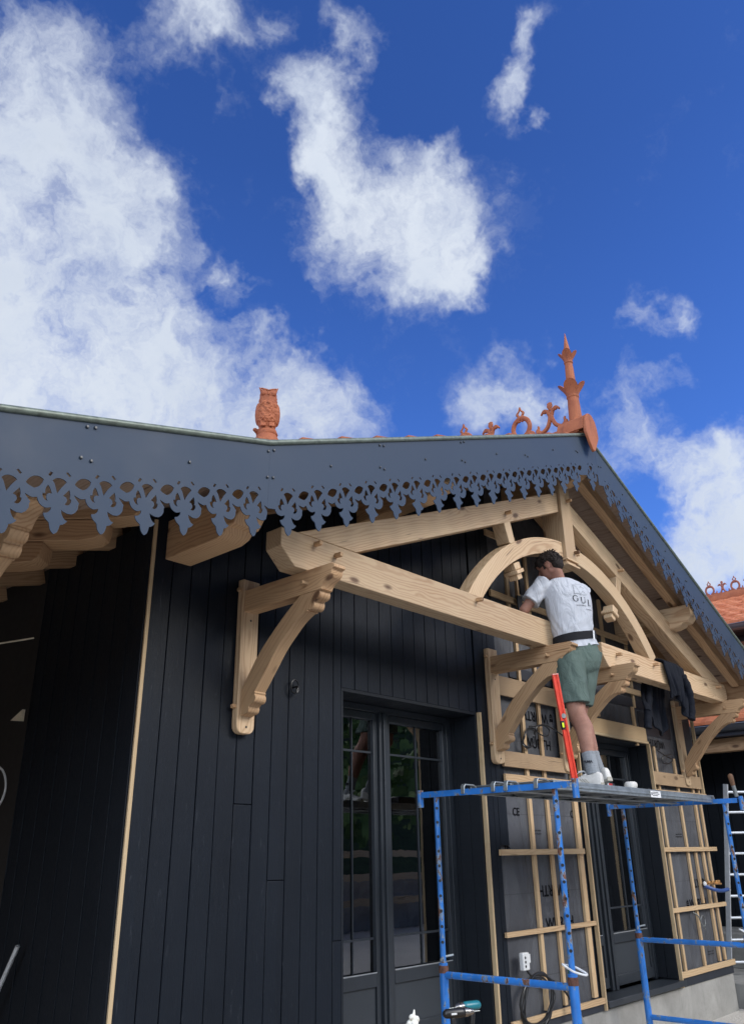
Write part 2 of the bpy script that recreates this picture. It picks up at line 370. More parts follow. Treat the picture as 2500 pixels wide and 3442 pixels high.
# ------------------------------------------------------------------ mesh builders
def frame(d, upv=Vector((0, 0, 1))):
    d = d.normalized()
    if abs(d.dot(upv)) > .98: upv = Vector((1, 0, 0))
    s = d.cross(upv).normalized(); u = s.cross(d).normalized()
    return s, u
class MB:
    def __init__(s): s.v = []; s.f = []; s.g = []
    def add(s, vs, fs, gs=None):
        o = len(s.v); s.v += [Vector(v) for v in vs]; s.f += [tuple(i+o for i in f) for f in fs]
        s.g += [Vector(g) for g in (gs if gs else vs)]
        return s
    def box(s, x0, x1, y0, y1, z0, z1, long=None):
        v = [(x, y, z) for x in (x0, x1) for y in (y0, y1) for z in (z0, z1)]
        f = [(0, 1, 3, 2), (4, 6, 7, 5), (0, 4, 5, 1), (2, 3, 7, 6), (0, 2, 6, 4), (1, 5, 7, 3)]
        g = None
        if long == 'x': g = [(p[0], p[2], p[1]) for p in v]
        if long == 'y': g = [(p[1], p[2], p[0]) for p in v]
        if long == 'z': g = [(p[2], p[0], p[1]) for p in v]
        return s.add(v, f, g)
    def beam(s, p0, p1, wd, ht, upv=(0, 0, 1), ext=(0, 0)):   # wd across, ht along up
        p0, p1 = Vector(p0), Vector(p1); d = p1-p0; L = d.length
        sd, u = frame(d, Vector(upv)); d = d.normalized()
        v = []; g = []
        for a in (0, 1):
            for b in (-1, 1):
                for c in (-1, 1):
                    v.append((p0 if a == 0 else p1)+sd*(b*wd/2)+u*(c*ht/2)); g.append((a*L, c*ht/2, b*wd/2))
        return s.add(v, [(0, 1, 3, 2), (4, 6, 7, 5), (0, 4, 5, 1), (2, 3, 7, 6), (0, 2, 6, 4), (1, 5, 7, 3)], g)
    def prism(s, poly, ext, gf=None):
        n = len(poly); e = Vector(ext); P = [Vector(p) for p in poly]
        v = P+[p+e for p in P]
        f = [tuple(range(n)), tuple(range(2*n-1, n-1, -1))]+[(i, i+n, (i+1) % n+n, (i+1) % n) for i in range(n)]
        return s.add(v, f, [gf(x) for x in v] if gf else None)
    def tube(s, path, r, n=12, cap=True, sq=1.):
        P = [Vector(p) for p in path]; rr = r if isinstance(r, (list, tuple)) else [r]*len(P)
        vs = []; gs = []; pu = None; L = 0
        for i, p in enumerate(P):
            d = (P[min(i+1, len(P)-1)]-P[max(i-1, 0)])
            if i: L += (p-P[i-1]).length
            if d.length < 1e-9: d = Vector((0, 0, 1))
            if pu is None: sd, u = frame(d)
            else:
                d = d.normalized(); u = (pu-d*pu.dot(d))
                u = u.normalized() if u.length > 1e-6 else frame(d)[1]; sd = d.cross(u)
            pu = u
            for k in range(n):
                a = 2*PI*k/n; vs.append(p+sd*math.cos(a)*rr[i]*sq+u*math.sin(a)*rr[i]); gs.append((L, math.cos(a)*rr[i], math.sin(a)*rr[i]))
        fs = [(i*n+k, i*n+(k+1) % n, (i+1)*n+(k+1) % n, (i+1)*n+k) for i in range(len(P)-1) for k in range(n)]
        if cap: fs += [tuple(range(n-1, -1, -1)), tuple(range((len(P)-1)*n, len(P)*n))]
        return s.add(vs, fs, gs)
    def cap(s, p0, p1, r0, r1, n=12, sq=1.):      # closed tapered capsule
        p0, p1 = Vector(p0), Vector(p1); d = (p1-p0)
        d = d.normalized() if d.length > 1e-6 else Vector((0, 0, 1))
        path = []; rr = []
        for a in (85, 60, 30): path.append(p0-d*r0*math.sin(R(a))); rr.append(r0*math.cos(R(a)))
        for t in (0, .5, 1): path.append(p0.lerp(p1, t)); rr.append(r0+(r1-r0)*t)
        for a in (30, 60, 85): path.append(p1+d*r1*math.sin(R(a))); rr.append(r1*math.cos(R(a)))
        return s.tube(path, rr, n, True, sq)
    def ell(s, c, r, n=16, m=None):
        c = Vector(c); vs = []; fs = []
        k = n//2
        for i in range(1, k):
            a = PI*i/k
            for j in range(n):
                b = 2*PI*j/n; p = Vector((r[0]*math.sin(a)*math.cos(b), r[1]*math.sin(a)*math.sin(b), r[2]*math.cos(a)))
                vs.append(c+(m@p if m else p))
        for zz in (1, -1):
            p = Vector((0, 0, zz*r[2])); vs.append(c+(m@p if m else p))
        for i in range(k-2):
            for j in range(n): fs.append((i*n+j, (i+1)*n+j, (i+1)*n+(j+1) % n, i*n+(j+1) % n))
        t = (k-1)*n
        for j in range(n): fs.append((t, j, (j+1) % n)); fs.append((t+1, (k-2)*n+(j+1) % n, (k-2)*n+j))
        return s.add(vs, fs)
    def loft(s, rings, cap=True, closed=True):
        n = len(rings[0]); vs = [p for r in rings for p in r]
        fs = [(i*n+k, i*n+(k+1) % n, (i+1)*n+(k+1) % n, (i+1)*n+k) for i in range(len(rings)-1) for k in range(n)]
        if cap: fs += [tuple(range(n-1, -1, -1)), tuple(range((len(rings)-1)*n, len(rings)*n))]
        return s.add(vs, fs)
    def lathe(s, prof, c, n=24, m=None, flute=None):
        c = Vector(c); rings = []
        for (r, h) in prof:
            ring = []
            for k in range(n):
                a = 2*PI*k/n; q = r*(1-(flute(h, a) if flute else 0))
                p = Vector((q*math.cos(a), q*math.sin(a), h)); ring.append(c+(m@p if m else p))
            rings.append(ring)
        return s.loft(rings)
    def xf(s, m):
        s.v = [m@v for v in s.v]; return s
    def build(s, name, mat, parent=None, bevel=0, smooth=35, remesh=0, sm=0, sub=0, solid=0):
        me = bpy.data.meshes.new(name); me.from_pydata([tuple(v) for v in s.v], [], s.f)
        a = me.attributes.new('gc', 'FLOAT_VECTOR', 'POINT')
        a.data.foreach_set('vector', [x for g in s.g for x in g])
        bm = bmesh.new(); bm.from_mesh(me); bmesh.ops.recalc_face_normals(bm, faces=bm.faces); bm.to_mesh(me); bm.free()
        me.materials.append(mat); me.validate()
        if smooth:
            me.polygons.foreach_set('use_smooth', [True]*len(me.polygons))
            if not remesh: me.set_sharp_from_angle(angle=R(smooth))
        o = bpy.data.objects.new(name, me); COL.objects.link(o)
        if parent: o.parent = parent
        if remesh:
            r = o.modifiers.new('remesh', 'REMESH'); r.mode = 'VOXEL'; r.voxel_size = remesh; r.use_smooth_shade = True
            if sm: k = o.modifiers.new('smooth', 'SMOOTH'); k.iterations = sm; k.factor = .5
        if sub: k = o.modifiers.new('sub', 'SUBSURF'); k.levels = k.render_levels = sub
        if bevel:
            b = o.modifiers.new('bevel', 'BEVEL'); b.width = bevel; b.segments = 2; b.limit_method = 'ANGLE'; b.angle_limit = R(40)
            if hasattr(b, 'harden_normals'): b.harden_normals = False
        return o
def tag(o, label=None, cat=None, group=None, kind=None):
    if label: o['label'] = label
    if cat: o['category'] = cat
    if group: o['group'] = group
    if kind: o['kind'] = kind
    return o
def empty(name, loc=(0, 0, 0), label=None, cat=None, group=None):
    o = bpy.data.objects.new(name, None); COL.objects.link(o); o.empty_display_size = .1
    return tag(o, label, cat, group)
def kids(o): return [c for c in bpy.data.objects if c.parent == o]
def copy_tree(o, parent=None):
    c = o.copy(); COL.objects.link(c); c.parent = parent
    for ch in kids(o): copy_tree(ch, c)
    return c
def displace(o, strength, size, ttype='CLOUDS', mid=.5):
    t = bpy.data.textures.new('surface_relief', ttype)
    if ttype == 'CLOUDS': t.noise_scale = size; t.noise_depth = 3
    if ttype == 'VORONOI': t.noise_scale = size
    d = o.modifiers.new('relief', 'DISPLACE'); d.texture = t; d.strength = strength; d.mid_level = mid; d.texture_coords = 'LOCAL'
def interp(pts, n):       # Catmull-Rom through points
    P = [Vector(p) for p in pts]; out = []
    for i in range(len(P)-1):
        a = P[max(i-1, 0)]; b = P[i]; c = P[i+1]; d = P[min(i+2, len(P)-1)]
        for k in range(n):
            t = k/n; out.append(.5*((2*b)+(c-a)*t+(2*a-5*b+4*c-d)*t*t+(3*b-a-3*c+d)*t**3))
    out.append(P[-1]); return out
def text_mb(txt, size, org, xdir, zdir, depth=.0015, sx=1., space=1.):
    cu = bpy.data.curves.new('lettering', 'FONT'); cu.body = txt; cu.size = size; cu.offset = size*.012; cu.extrude = depth; cu.space_character = space
    o = bpy.data.objects.new('lettering', cu); COL.objects.link(o)
    dg = bpy.context.evaluated_depsgraph_get(); me = bpy.data.meshes.new_from_object(o.evaluated_get(dg))
    X = Vector(xdir).normalized(); Z = Vector(zdir).normalized(); Y = X.cross(Z)*-1
    mb = MB(); O = Vector(org)
    mb.add([O+X*v.co.x*sx+Z*v.co.y+(X.cross(Z))*v.co.z for v in me.vertices], [tuple(p.vertices) for p in me.polygons])
    bpy.data.objects.remove(o); bpy.data.curves.remove(cu); bpy.data.meshes.remove(me)
    return mb

# ------------------------------------------------------------------ shape of roof
PX, PZ = 6.58, 3.725
KX, KZ = 2.632, 2.142
SL0, SL1, SL2 = .2657, .4010, -.455
def ztop(x):
    if x < KX: return KZ+SL0*(x-KX)
    if x < PX: return KZ+SL1*(x-KX)
    return PZ+SL2*(x-PX)
def zsof(x): return ztop(x)-.10

# ------------------------------------------------------------------ ground
GZ = -1.65
g = MB(); NN = 60
def gz(x, y):
    d = max(0., (-y-9.)); e = max(0., x-26.)
    return GZ+.035*noise.noise(Vector((x*.7, y*.7, 0)))*(1 if y < -.1 else .2)
xs = [-400, -100, -40, -20]+[-10+i*.5 for i in range(80)]+[40, 60, 120, 400]
ys = [-400, -100, -60, -40, -30]+[-24+i*.5 for i in range(70)]+[20, 60, 400]
vs = [(x, y, gz(x, y)) for x in xs for y in ys]; ny = len(ys)
g.add(vs, [(i*ny+j, (i+1)*ny+j, (i+1)*ny+j+1, i*ny+j+1) for i in range(len(xs)-1) for j in range(ny-1)])
gm = new('stony_soil'); q = N(nt(gm)); oo = q.n('ShaderNodeTexCoord').outputs['Object']
n_ = q.noise(oo, 1.2, 6, .7); n2_ = q.noise(oo, 26., 5, .7)
q.out(q.mix(q.mr(n2_, .35, .7), q.mix(q.mr(n_, .3, .7), c4(.42, .39, .34), c4(.56, .52, .46)), c4(.60, .57, .52)), .95, 0, .2, q.bump(n2_, .8, .03))
tag(g.build('ground', gm), kind='structure')
# hillside behind the photographer, with its trees
hm = MB(); xs = [-40+i*3 for i in range(46)]; ys = [-14-i*3 for i in range(20)]
def hz(x, y):
    t = min(1., max(0., (-y-15)/45.)); return GZ-.4+t*t*(3-2*t)*19+1.2*noise.noise(Vector((x*.06, y*.06, 3)))*t*3
vs = [(x, y, hz(x, y)) for x in xs for y in ys]; ny = len(ys)
hm.add(vs, [(i*ny+j, (i+1)*ny+j, (i+1)*ny+j+1, i*ny+j+1) for i in range(len(xs)-1) for j in range(ny-1)])
HILLM = simple('hill_undergrowth', (.035, .06, .02), .95, var=.5, scale=1.2, bump=.8, bd=.2)
tag(hm.build('hill', HILLM), kind='structure')
LEAF = new('leaf'); q = N(nt(LEAF)); ri = q.n('ShaderNodeAttribute', attribute_name='gc').outputs['Vector']
q.out(q.mix(q.mr(q.noise(ri, .5, 4, .6), .35, .65), c4(.05, .10, .03), c4(.14, .22, .06)), .6, 0, .3)
lf = MB(); rnd = random.Random(3)
for i in range(170):
    x = rnd.uniform(-20, 75); y = -rnd.uniform(17, 60); b = hz(x, y); h = rnd.uniform(3, 7.5); r = rnd.uniform(1.6, 3.4)
    for k in range(170):
        th = rnd.uniform(0, 2*PI); ph = math.acos(rnd.uniform(-.5, 1)); rr = r*(.55+.5*rnd.random())*(1+.35*noise.noise(Vector((th*2, ph*2, i))))
        c = Vector((x+rr*math.sin(ph)*math.cos(th), y+rr*math.sin(ph)*math.sin(th), b+h-r*.6+rr*math.cos(ph)*h/r*.45))
        a = Vector([rnd.gauss(0, 1) for _ in range(3)]).normalized(); bq = a.orthogonal().normalized()*rnd.uniform(.25, .55); a = a*rnd.uniform(.25, .5)
        lf.add([c-a, c+bq*.6, c+a, c-bq*.6], [(0, 1, 2, 3)])
tag(lf.build('hillside_wood', LEAF, smooth=0), 'green broadleaf wood covering the hillside across from the black boarded house, seen mirrored in the door glass', 'woodland', kind='stuff')
# timber guard rail on the terrace across the yard (mirrored in the door glass)
ORW = BATT
gr_ = empty('guard_rail', label='orange timber guard rail along the yard edge, mirrored in the door panes', cat='guard rail')
for z, nm in ((.03, 'rail'), (-.48, 'rail'), (-1.0, 'rail')):
    MB().beam((2., -9.5, z), (30., -9.5, z), .04, .15).build(nm, ORW, gr_)
for i in range(15): MB().box(2.+i*2, 2.14+i*2, -9.6, -9.521, GZ, -.0, 'z').build('post', ORW, gr_)
gw = MB().box(2., 30., -10.4, -10.1, GZ, -.55).build('low_wall', CONC); gw.name = 'low_wall'
tag(gw, 'low grey concrete wall behind the orange guard rail across the yard', 'wall')

# ------------------------------------------------------------------ the house
house = empty('boarded_house', label='single storey house clad in black boards with an unfinished batten and membrane gable', cat='house')
DZ = 1.11; WB = -1.20
D1 = (4.18, 5.82); D2 = (7.46, 9.08); WL, WR = 2.56, 10.46
def topz(x): return zsof(x)-.004
def wallpiece(mb, x0, x1, y0, y1, z0, roof=True, z1=None, long='z', gap=0):
    a, b = x0+gap, x1-gap
    xs_ = [a]+([PX] if a < PX < b else [])+([KX] if a < KX < b else [])+[b]; xs_.sort()
    poly = [(a, y0, z0), (b, y0, z0)]
    if roof: poly += [(x, y0, topz(x)) for x in reversed(xs_)]
    else: poly += [(b, y0, z1), (a, y0, z1)]
    mb.prism(poly, (0, y1-y0, 0), lambda v: (v.z, v.x, v.y))
wl = MB()
wallpiece(wl, WL+.0, D1[0], .036, .30, WB); wallpiece(wl, D1[0], D1[1], .036, .30, DZ)
wallpiece(wl, D1[1], D2[0], .036, .30, WB); wallpiece(wl, D2[0], D2[1], .036, .30, DZ)
wallpiece(wl, D2[1], WR, .036, .30, WB)
wl.build('wall', MEMB2, house)
# black boards, front
cl = MB(); BW = .140; rb = random.Random(5)
def boards(x0, x1, z0f, roof, z1=None):
    x = x0
    while x < x1-1e-4:
        e = min(x1, x+BW)
        if x1-e < .03: e = x1
        dy = rb.uniform(0, .003); z0 = z0f(x) if callable(z0f) else z0f
        if not roof or rb.random() > .13 or z0 > 1: cuts = []
        else: cuts = [rb.uniform(z0+.7, z0+2.4)]
        zz = [z0]+cuts
        for i, za in enumerate(zz):
            last = i == len(zz)-1
            wallpiece(cl, x+.0027, e-.0027, 0.+dy, .034, za+(.002 if i else 0), roof and last, (z1 if last else zz[i+1]-.002))
            # the shallow groove down the middle of the board is cut as a narrow step
        x = e
boards(WL, D1[0], WB, True); boards(D1[0], D1[1], DZ+.004, True)
boards(D1[1]+.022, 6.05, WB, True); boards(6.05, 6.18, .06, True)
cl.build('cladding', BLACK, house, bevel=.003)
# black boards on the return wall of the porch (faces left)
rc = MB(); y = .0
rc2 = MB()
while y < 1.26:
    e = min(y+.165, 1.28); zt_ = 1.92
    poly = [(WL-.034, y+.003, WB), (WL-.034, e-.003, WB), (WL-.034, e-.003, zt_), (WL-.034, y+.003, zt_)]
    rc.prism(poly, (.03, 0, 0), lambda v: (v.z, v.y, v.x))
    rc.box(WL-.040, WL-.034, e-.010, e-.004, WB, zt_, 'z')
    y = e
rc.build('return_cladding', BLACK2, house, bevel=.002)
MB().box(WL-.003, 2.75, .301, 1.28, WB, 1.92).build('return_wall', MEMB2, house)
MB().box(WL-.024, WL-.002, -.012, -.001, WB, 1.93, 'z').build('corner_strip', STRIP, house)
# porch interior
pw = MB(); pw.box(-3.0, WL+.2, 3.2, 3.4, GZ, 2.2); pw.box(-3.2, -3.0, -.2, 3.4, GZ, 2.2)
pw.build('porch_back_wall', INTERB, house)
MB().box(-3.0, WL+.1, -.0, 3.3, GZ+.02, WB-.02).build('porch_floor', CONC, house)
MB().prism([(2.47, 1.37, .86), (2.47, 1.22, .84), (2.47, 1.22, .915)], (-.02, 0, 0)).build('lit_triangle', CREAM, house)  # cream colour stands in for a bright, lit triangle in the porch
# membrane sheets
mm = MB()
wallpiece(mm, 6.05, D2[0]-.005, .024, .035, WB-.03, False, 1.55)
wallpiece(mm, 6.181, WR, .022, .0335, 1.551)
wallpiece(mm, D2[0]-.005, D2[1]+.005, .0245, .0355, DZ+.03, False, 1.549)
wallpiece(mm, D2[1]+.005, WR, .024, .035, WB-.03, False, 1.549)
mm.build('membrane', MEMB, house)
mp = MB(); mp.box(9.0, 9.82, .016, .021, 1.22, 1.47); mp.box(9.95, 10.40, .016, .021, .98, 1.47); mp.box(9.0, 10.4, .0165, .0215, .60, .64)
mp.box(6.4, 9.9, .012, .0165, 1.50, 1.60)
mp.build('membrane_patch', MEMB2, house)
# battens: uprights behind, rails in front
for (x, z0, z1) in ((6.55, -1.17, 1.95), (6.845, -1.17, 2.95), (7.345, -1.17, 1.3), (9.27, -1.15, 1.1), (9.78, -1.15, 1.0), (10.20, -1.14, .98), (10.36, -1.14, 1.0), (9.99, -.55, -.02), (6.48, 1.9, 2.9), (6.66, 1.9, 2.95), (8.36, 1.55, 2.65), (7.35, 1.8, 2.9), (8.92, 1.5, 2.4), (8.86, 1.08, 1.5)):
    z1 = min(z1, topz(x)-.01)
    w_ = .045 if x not in (7.345,) else .07
    MB().box(x-w_/2, x+w_/2, -.006+rb.uniform(0, .004), .0215, z0, z1, 'z').build('batten', BATT, house, bevel=.0015)
for (x0, x1, z0, z1, y_) in ((6.0, 7.37, -.015, .03, 0), (6.0, 7.44, -.612, -.575, 0), (6.0, 7.45, -1.225, -1.18, 0), (6.15, 7.42, .565, .63, 0), (9.09, 10.55, -.01, .035, 0), (9.09, 10.56, -.602, -.558, 0), (9.09, 10.54, -1.20, -1.145, 0), (9.09, 10.50, .575, .63, 0),
    (6.13, 8.9, 2.215, 2.275, 0), (6.12, 6.6, 2.82, 2.88, .004), (8.0, 9.6, 1.80, 1.85, 0), (8.6, 9.6, 1.64, 1.70, 0)):
    MB().box(x0, x1, -.032+y_*.3, -.007, z0, z1, 'x').build('rail_batten', BATT, house, bevel=.0015)
for (x0, x1, z0, z1, nm) in ((6.14, 7.25, .69, .82, 'ledger_board'), (6.12, 8.0, 1.30, 1.47, 'ledger_board'), (9.09, 10.38, .68, .82, 'ledger_board')):
    MB().box(x0, x1, -.034, -.0075, z0, z1, 'x').build(nm, OLDB, house, bevel=.002)
MB().box(7.46, 9.04, -.034, -.0075, 1.135, 1.28, 'x').build('lintel_board', wood('pale_lintel_board', c4(.60, .44, .26), c4(.42, .28, .15), fine=.3, knots=False), house, bevel=.002)
# pale strips round the openings
for (x0, x1, z0, z1) in ((D1[1]+.001, D1[1]+.021, WB-.03, DZ), (D2[0]-.012, D2[0]+.010, WB-.08, DZ), (D2[1]-.012, D2[1]+.010, WB-.08, DZ), (10.43, 10.455, .62, 1.9)):
    MB().box(x0, x1, -.036, -.0, z0, z1, 'z').build('edge_strip', STRIP, house)
MB().box(D2[0]+.011, D2[1]-.013, -.036, -.0, DZ+.0, DZ+.024, 'x').build('edge_strip', STRIP, house)
MB().box(6.02, 7.45, -.012, .2, -1.28, -1.232).build('flashing', MEMB2, house); MB().box(9.1, 10.5, -.012, .2, -1.28, -1.205).build('flashing', MEMB2, house)
# reveals of the openings: black boards
def reveal(x, z0, z1, y0, y1, sgn):
    mb = MB(); y = y0
    while y < y1-.01:
        e = min(y+.115, y1)
        mb.box(min(x, x-sgn*.02), max(x, x-sgn*.02), y+.002, e-.002, z0, z1, 'z'); y = e
    mb.build('reveal_boards', BLACK2, house, bevel=.002)
for (a, b) in (D1, D2):
    reveal(a, WB, DZ-.021, .001, .34, -1); reveal(b, WB, DZ-.021, .001, .34, 1)
    MB().box(a, b, .002, .34, DZ-.02, DZ+.003, 'x').build('reveal_head', BLACK2, house)
# glazed doors
def door(x0, x1, yy, zb, zt, split, mull, muntx, muntz, panelz, sill):
    d = empty('glazed_door'); d.parent = house
    fr = MB(); f = .06
    fr.box(x0, x0+f, yy-.03, yy+.06, zb, zt); fr.box(x1-f, x1, yy-.03, yy+.06, zb, zt); fr.box(x0+f, x1-f, yy-.03, yy+.06, zt-.05, zt)
    fr.build('door_frame', DOORM, d, bevel=.003)
    ml = MB(); ml.box(split-mull/2, split+mull/2, yy-.045, yy+.05, zb, zt-.051); ml.box(split-.018, split+.018, yy-.062, yy-.046, zb, zt-.051)
    ml.build('mullion', DOORM, d, bevel=.003)
    for (a, b) in ((x0+f+.001, split-mull/2-.001), (split+mull/2+.001, x1-f-.001)):
        st = MB(); st.box(a, a+.045, yy-.02, yy+.04, zb+.02, zt-.052); st.box(b-.045, b, yy-.02, yy+.04, zb+.02, zt-.052)
        st.box(a+.046, b-.046, yy-.02, yy+.04, zt-.11, zt-.053); st.box(a+.046, b-.046, yy-.022, yy+.04, panelz-.085, panelz)
        st.box(a+.046, b-.046, yy-.022, yy+.04, zb+.02, zb+.11)
        st.build('leaf_frame', DOORM, d, bevel=.004)
        MB().box(a+.046, b-.046, yy-.004, yy+.03, zb+.11, panelz-.086).build('panel', DOORP, d)
        MB().box(a+.046, b-.046, yy+.012, yy+.016, panelz, zt-.11).build('pane', GLASS, d, smooth=0)
        MB().box(a+.046, b-.046, yy-.024, yy-.018, panelz+.0, panelz+.007).build('glazing_bead', simple('bare_metal_bead', (.4, .42, .44), .4, .6), d)
        mb = MB()
        for z in muntz: mb.box(a+.046, b-.046, yy+.002, yy+.011, z-.007, z+.007)
        for x in muntx:
            if a < x < b: mb.box(x-.0045, x+.0045, yy+.001, yy+.0105, panelz+.008, zt-.11)
        mb.build('muntin', DOORM, d)
    return d
door(D1[0]+.021, D1[1]-.021, .30, WB-.01, DZ-.022, 4.915, .10, (4.60, 5.36), (.735, -.545), -.76, 0)
door(D2[0]+.021, D2[1]-.021, .24, WB-.01, DZ-.022, 8.10, .13, (7.80, 8.62), (.735, -.52), -.745, 0)
# rooms behind the glass
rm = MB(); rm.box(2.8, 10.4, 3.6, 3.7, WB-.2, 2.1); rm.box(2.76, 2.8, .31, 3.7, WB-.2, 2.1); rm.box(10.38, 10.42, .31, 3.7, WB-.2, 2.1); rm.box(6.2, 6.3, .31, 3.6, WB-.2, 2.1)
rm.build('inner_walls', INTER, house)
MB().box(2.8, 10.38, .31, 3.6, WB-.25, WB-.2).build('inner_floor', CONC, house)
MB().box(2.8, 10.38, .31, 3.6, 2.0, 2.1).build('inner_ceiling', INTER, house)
# concrete base and door sills
cb = MB(); cb.box(WL-.02, 10.50, .0, .34, GZ-.3, -1.281); cb.box(10.12, 10.5, .002, 3.3, GZ-.3, -1.30)
cb.build('concrete_base', CONC, house, bevel=.006)
MB().box(D2[0]+.02, D2[1]+.05, -.05, .20, -1.265, -1.212).build('door_sill', DOORM, house, bevel=.004)
# roof: boarding, rafters, purlins, tiles
YF, YB = -.93, 4.2
roof = empty('tiled_roof'); roof.parent = house
def slope_sheet(mb, x0, x1, dz0, dz1, y0, y1, gf=None):
    poly = [(x0, y0, ztop(x0)+dz0), (x1, y0, ztop(x1)+dz0), (x1, y0, ztop(x1)+dz1), (x0, y0, ztop(x0)+dz1)]
    mb.prism(poly, (0, y1-y0, 0), gf or (lambda v: (v.y, v.x, v.z)))
sf = MB()
for (a, b) in ((-1.2, KX), (KX, PX), (PX, 10.80)):
    n = max(1, round((b-a)/.185)); st = (b-a)/n
    for i in range(n):
        x0 = a+i*st; x1 = x0+st
        jj = rb.uniform(0, .002)
        x0_ = x0+.0025; x1_ = x1-.0025
        poly = [(x0_, YF, ztop(x0_+1e-4)-.10+jj), (x1_, YF, ztop(x1_-1e-4)-.10+jj), (x1_, YF, ztop(x1_-1e-4)-.075), (x0_, YF, ztop(x0_+1e-4)-.075)]
        xo = rb.uniform(0, 5)
        sf.prism(poly, (0, YB-YF, 0), lambda v, xo=xo: (v.y+xo, v.x, v.z))
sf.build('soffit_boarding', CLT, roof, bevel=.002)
dk = MB()
for (a, b) in ((-1.2, KX), (KX, PX), (PX, 10.80)): slope_sheet(dk, a+1e-4, b-1e-4, -.074, -.03, YF+.002, YB)
dk.build('roof_deck', MEMB2, roof)
tl = MB()
def courses(a, b, n, dirn, t0=.05):
    st = (b-a)/n
    for i in range(n):
        x0, x1 = a+i*st, a+(i+1)*st
        za, zb_ = ztop(x0+1e-3), ztop(x1-1e-3)
        lo, hi = (x0, x1) if dirn > 0 else (x1, x0)       # lower end of the course
        zl, zh = (za, zb_) if dirn > 0 else (zb_, za)
        hi2 = hi+(hi-lo)*.22; zh2 = zh+(zh-zl)*.22
        yy = YF
        while yy < YB-.01:
            e = min(yy+.23, YB)
            jz = rb.uniform(0, .004)
            poly = [(lo, yy+.002, zl-.028+t0+jz-.022), (lo, yy+.002, zl-.028+t0+jz), (hi2, yy+.002, zh2-.028+.022+jz), (hi2, yy+.002, zh2-.028+jz+.004)]
            tl.prism(poly, (0, e-yy-.004, 0), lambda v: (v.y, v.x, v.z)); yy = e
courses(-1.16, KX-.10, 11, 1); courses(KX-.06, PX-.02, 12, 1, .078); courses(PX+.02, 10.80, 12, -1)
tl.build('roof_tiles', TERRA, roof, bevel=.003)
rg = MB(); yy = YF-.02
while yy < YB:
    e = min(yy+.36, YB)
    pts = []
    for k in range(13):
        a = PI*k/12; pts.append((PX+.125*math.cos(a), yy, PZ+.005+.13*math.sin(a)*1.02))
    for k in range(12, -1, -1):
        a = PI*k/12; pts.append((PX+.105*math.cos(a), yy, PZ+.005+.11*math.sin(a)*1.02))
    s_ = 1.0
    rg.prism(pts, (0, e-yy+.0, 0)); yy = e-.004+.004
rg.build('ridge_tile', TERRA, roof, bevel=.004)
def rafter(name, x0, x1, yc, wd, top, ht, mat, par, z1e=None):
    a = Vector((x0, yc, ztop(x0)+top-ht/2)); b = Vector((x1, yc, ztop(x1)+top-ht/2))
    return MB().beam(a, b, wd, ht).build(name, mat, par, bevel=.004)
rafter('verge_rafter', PX-.02, KX+.3, -.685, .09, -.102, .12, PINE2, roof)
rafter('verge_rafter', PX+.02, 10.3, -.685, .09, -.102, .12, PINE2, roof)
rafter('verge_rafter', KX-.05, -.8, -.80, .085, -.102, .10, PINE2, roof)
rafter('wall_rafter', PX-.02, KX+.1, -.055, .08, -.102, .13, PINE2, roof)
rafter('wall_rafter', PX+.02, 10.3, -.055, .08, -.102, .13, PINE2, roof)
def purlin(x, zt, y0, y1, wd, ht, tail=False, mat=PINE2):
    zt -= .003
    if tail:     # end shaped to a rounded snout
        pr_ = [(0, 0), (0, -ht*.55), (.03, -ht*.70), (.05, -ht*.78), (.10, -ht*.80), (.13, -ht*.92), (.20, -ht*1.0), (1, -ht)]
        poly = [(x, y0+(a if a < 1 else (y1-y0)), zt+b) for a, b in pr_]+[(x, y1, zt)]
        mb = MB().prism([(x-wd/2, p[1], p[2]) for p in poly], (wd, 0, 0), lambda v: (v.y, v.z, v.x))
    else: mb = MB().box(x-wd/2, x+wd/2, y0, y1, zt-ht, zt, 'y')
    return mb.build('purlin', mat, roof, bevel=.006)
purlin(PX, 3.46, -.90, .02, .12, .20, True)
purlin(8.78, ztop(8.78)-.235, -.88, .02, .16, .24, True, PINE)
purlin(4.42, ztop(4.42)-.235, -.88, .02, .14, .19, True)
purlin(2.735, 1.955, -.70, .02, .19, .255, True)
purlin(10.42, 1.925, -.92, .02, .13, .24)
# rafters under the left hand porch roof, and the ceiling over the porch
for yc in (.45, .95, 1.5, 2.1): rafter('porch_rafter', KX-.06, -1., yc, .08, -.102, .16, PINE2, roof)
# corner timbers of the porch: three stepped corbels one under another
cor = empty('corner_corbel', label='three stepped pine corbel timbers stacked under the porch roof at far left', cat='corbel')
nv = Vector((.742, .670, 0)); dv = Vector((.670, -.742, 0))
def corb(tip, L, zt, zb):
    p = Vector((tip[0], tip[1], 0))
    prof = [(-L, zb), (-.16, zb), (-.05, zb+.012), (-.012, zb+.04), (0, zb+.09), (0, zt), (-L, zt)]
    poly = [p+dv*a+Vector((0, 0, b)) for a, b in prof]
    MB().prism(poly, nv*.16, lambda v: (v.dot(dv), v.z, v.dot(nv))).build('corbel_timber', PINE2, cor, bevel=.005)
corb((2.36, -.14), 2.2, 2.03, 1.85); corb((2.22, .02), 2.0, 1.846, 1.715); corb((1.99, .28), 1.8, 1.711, 1.58)

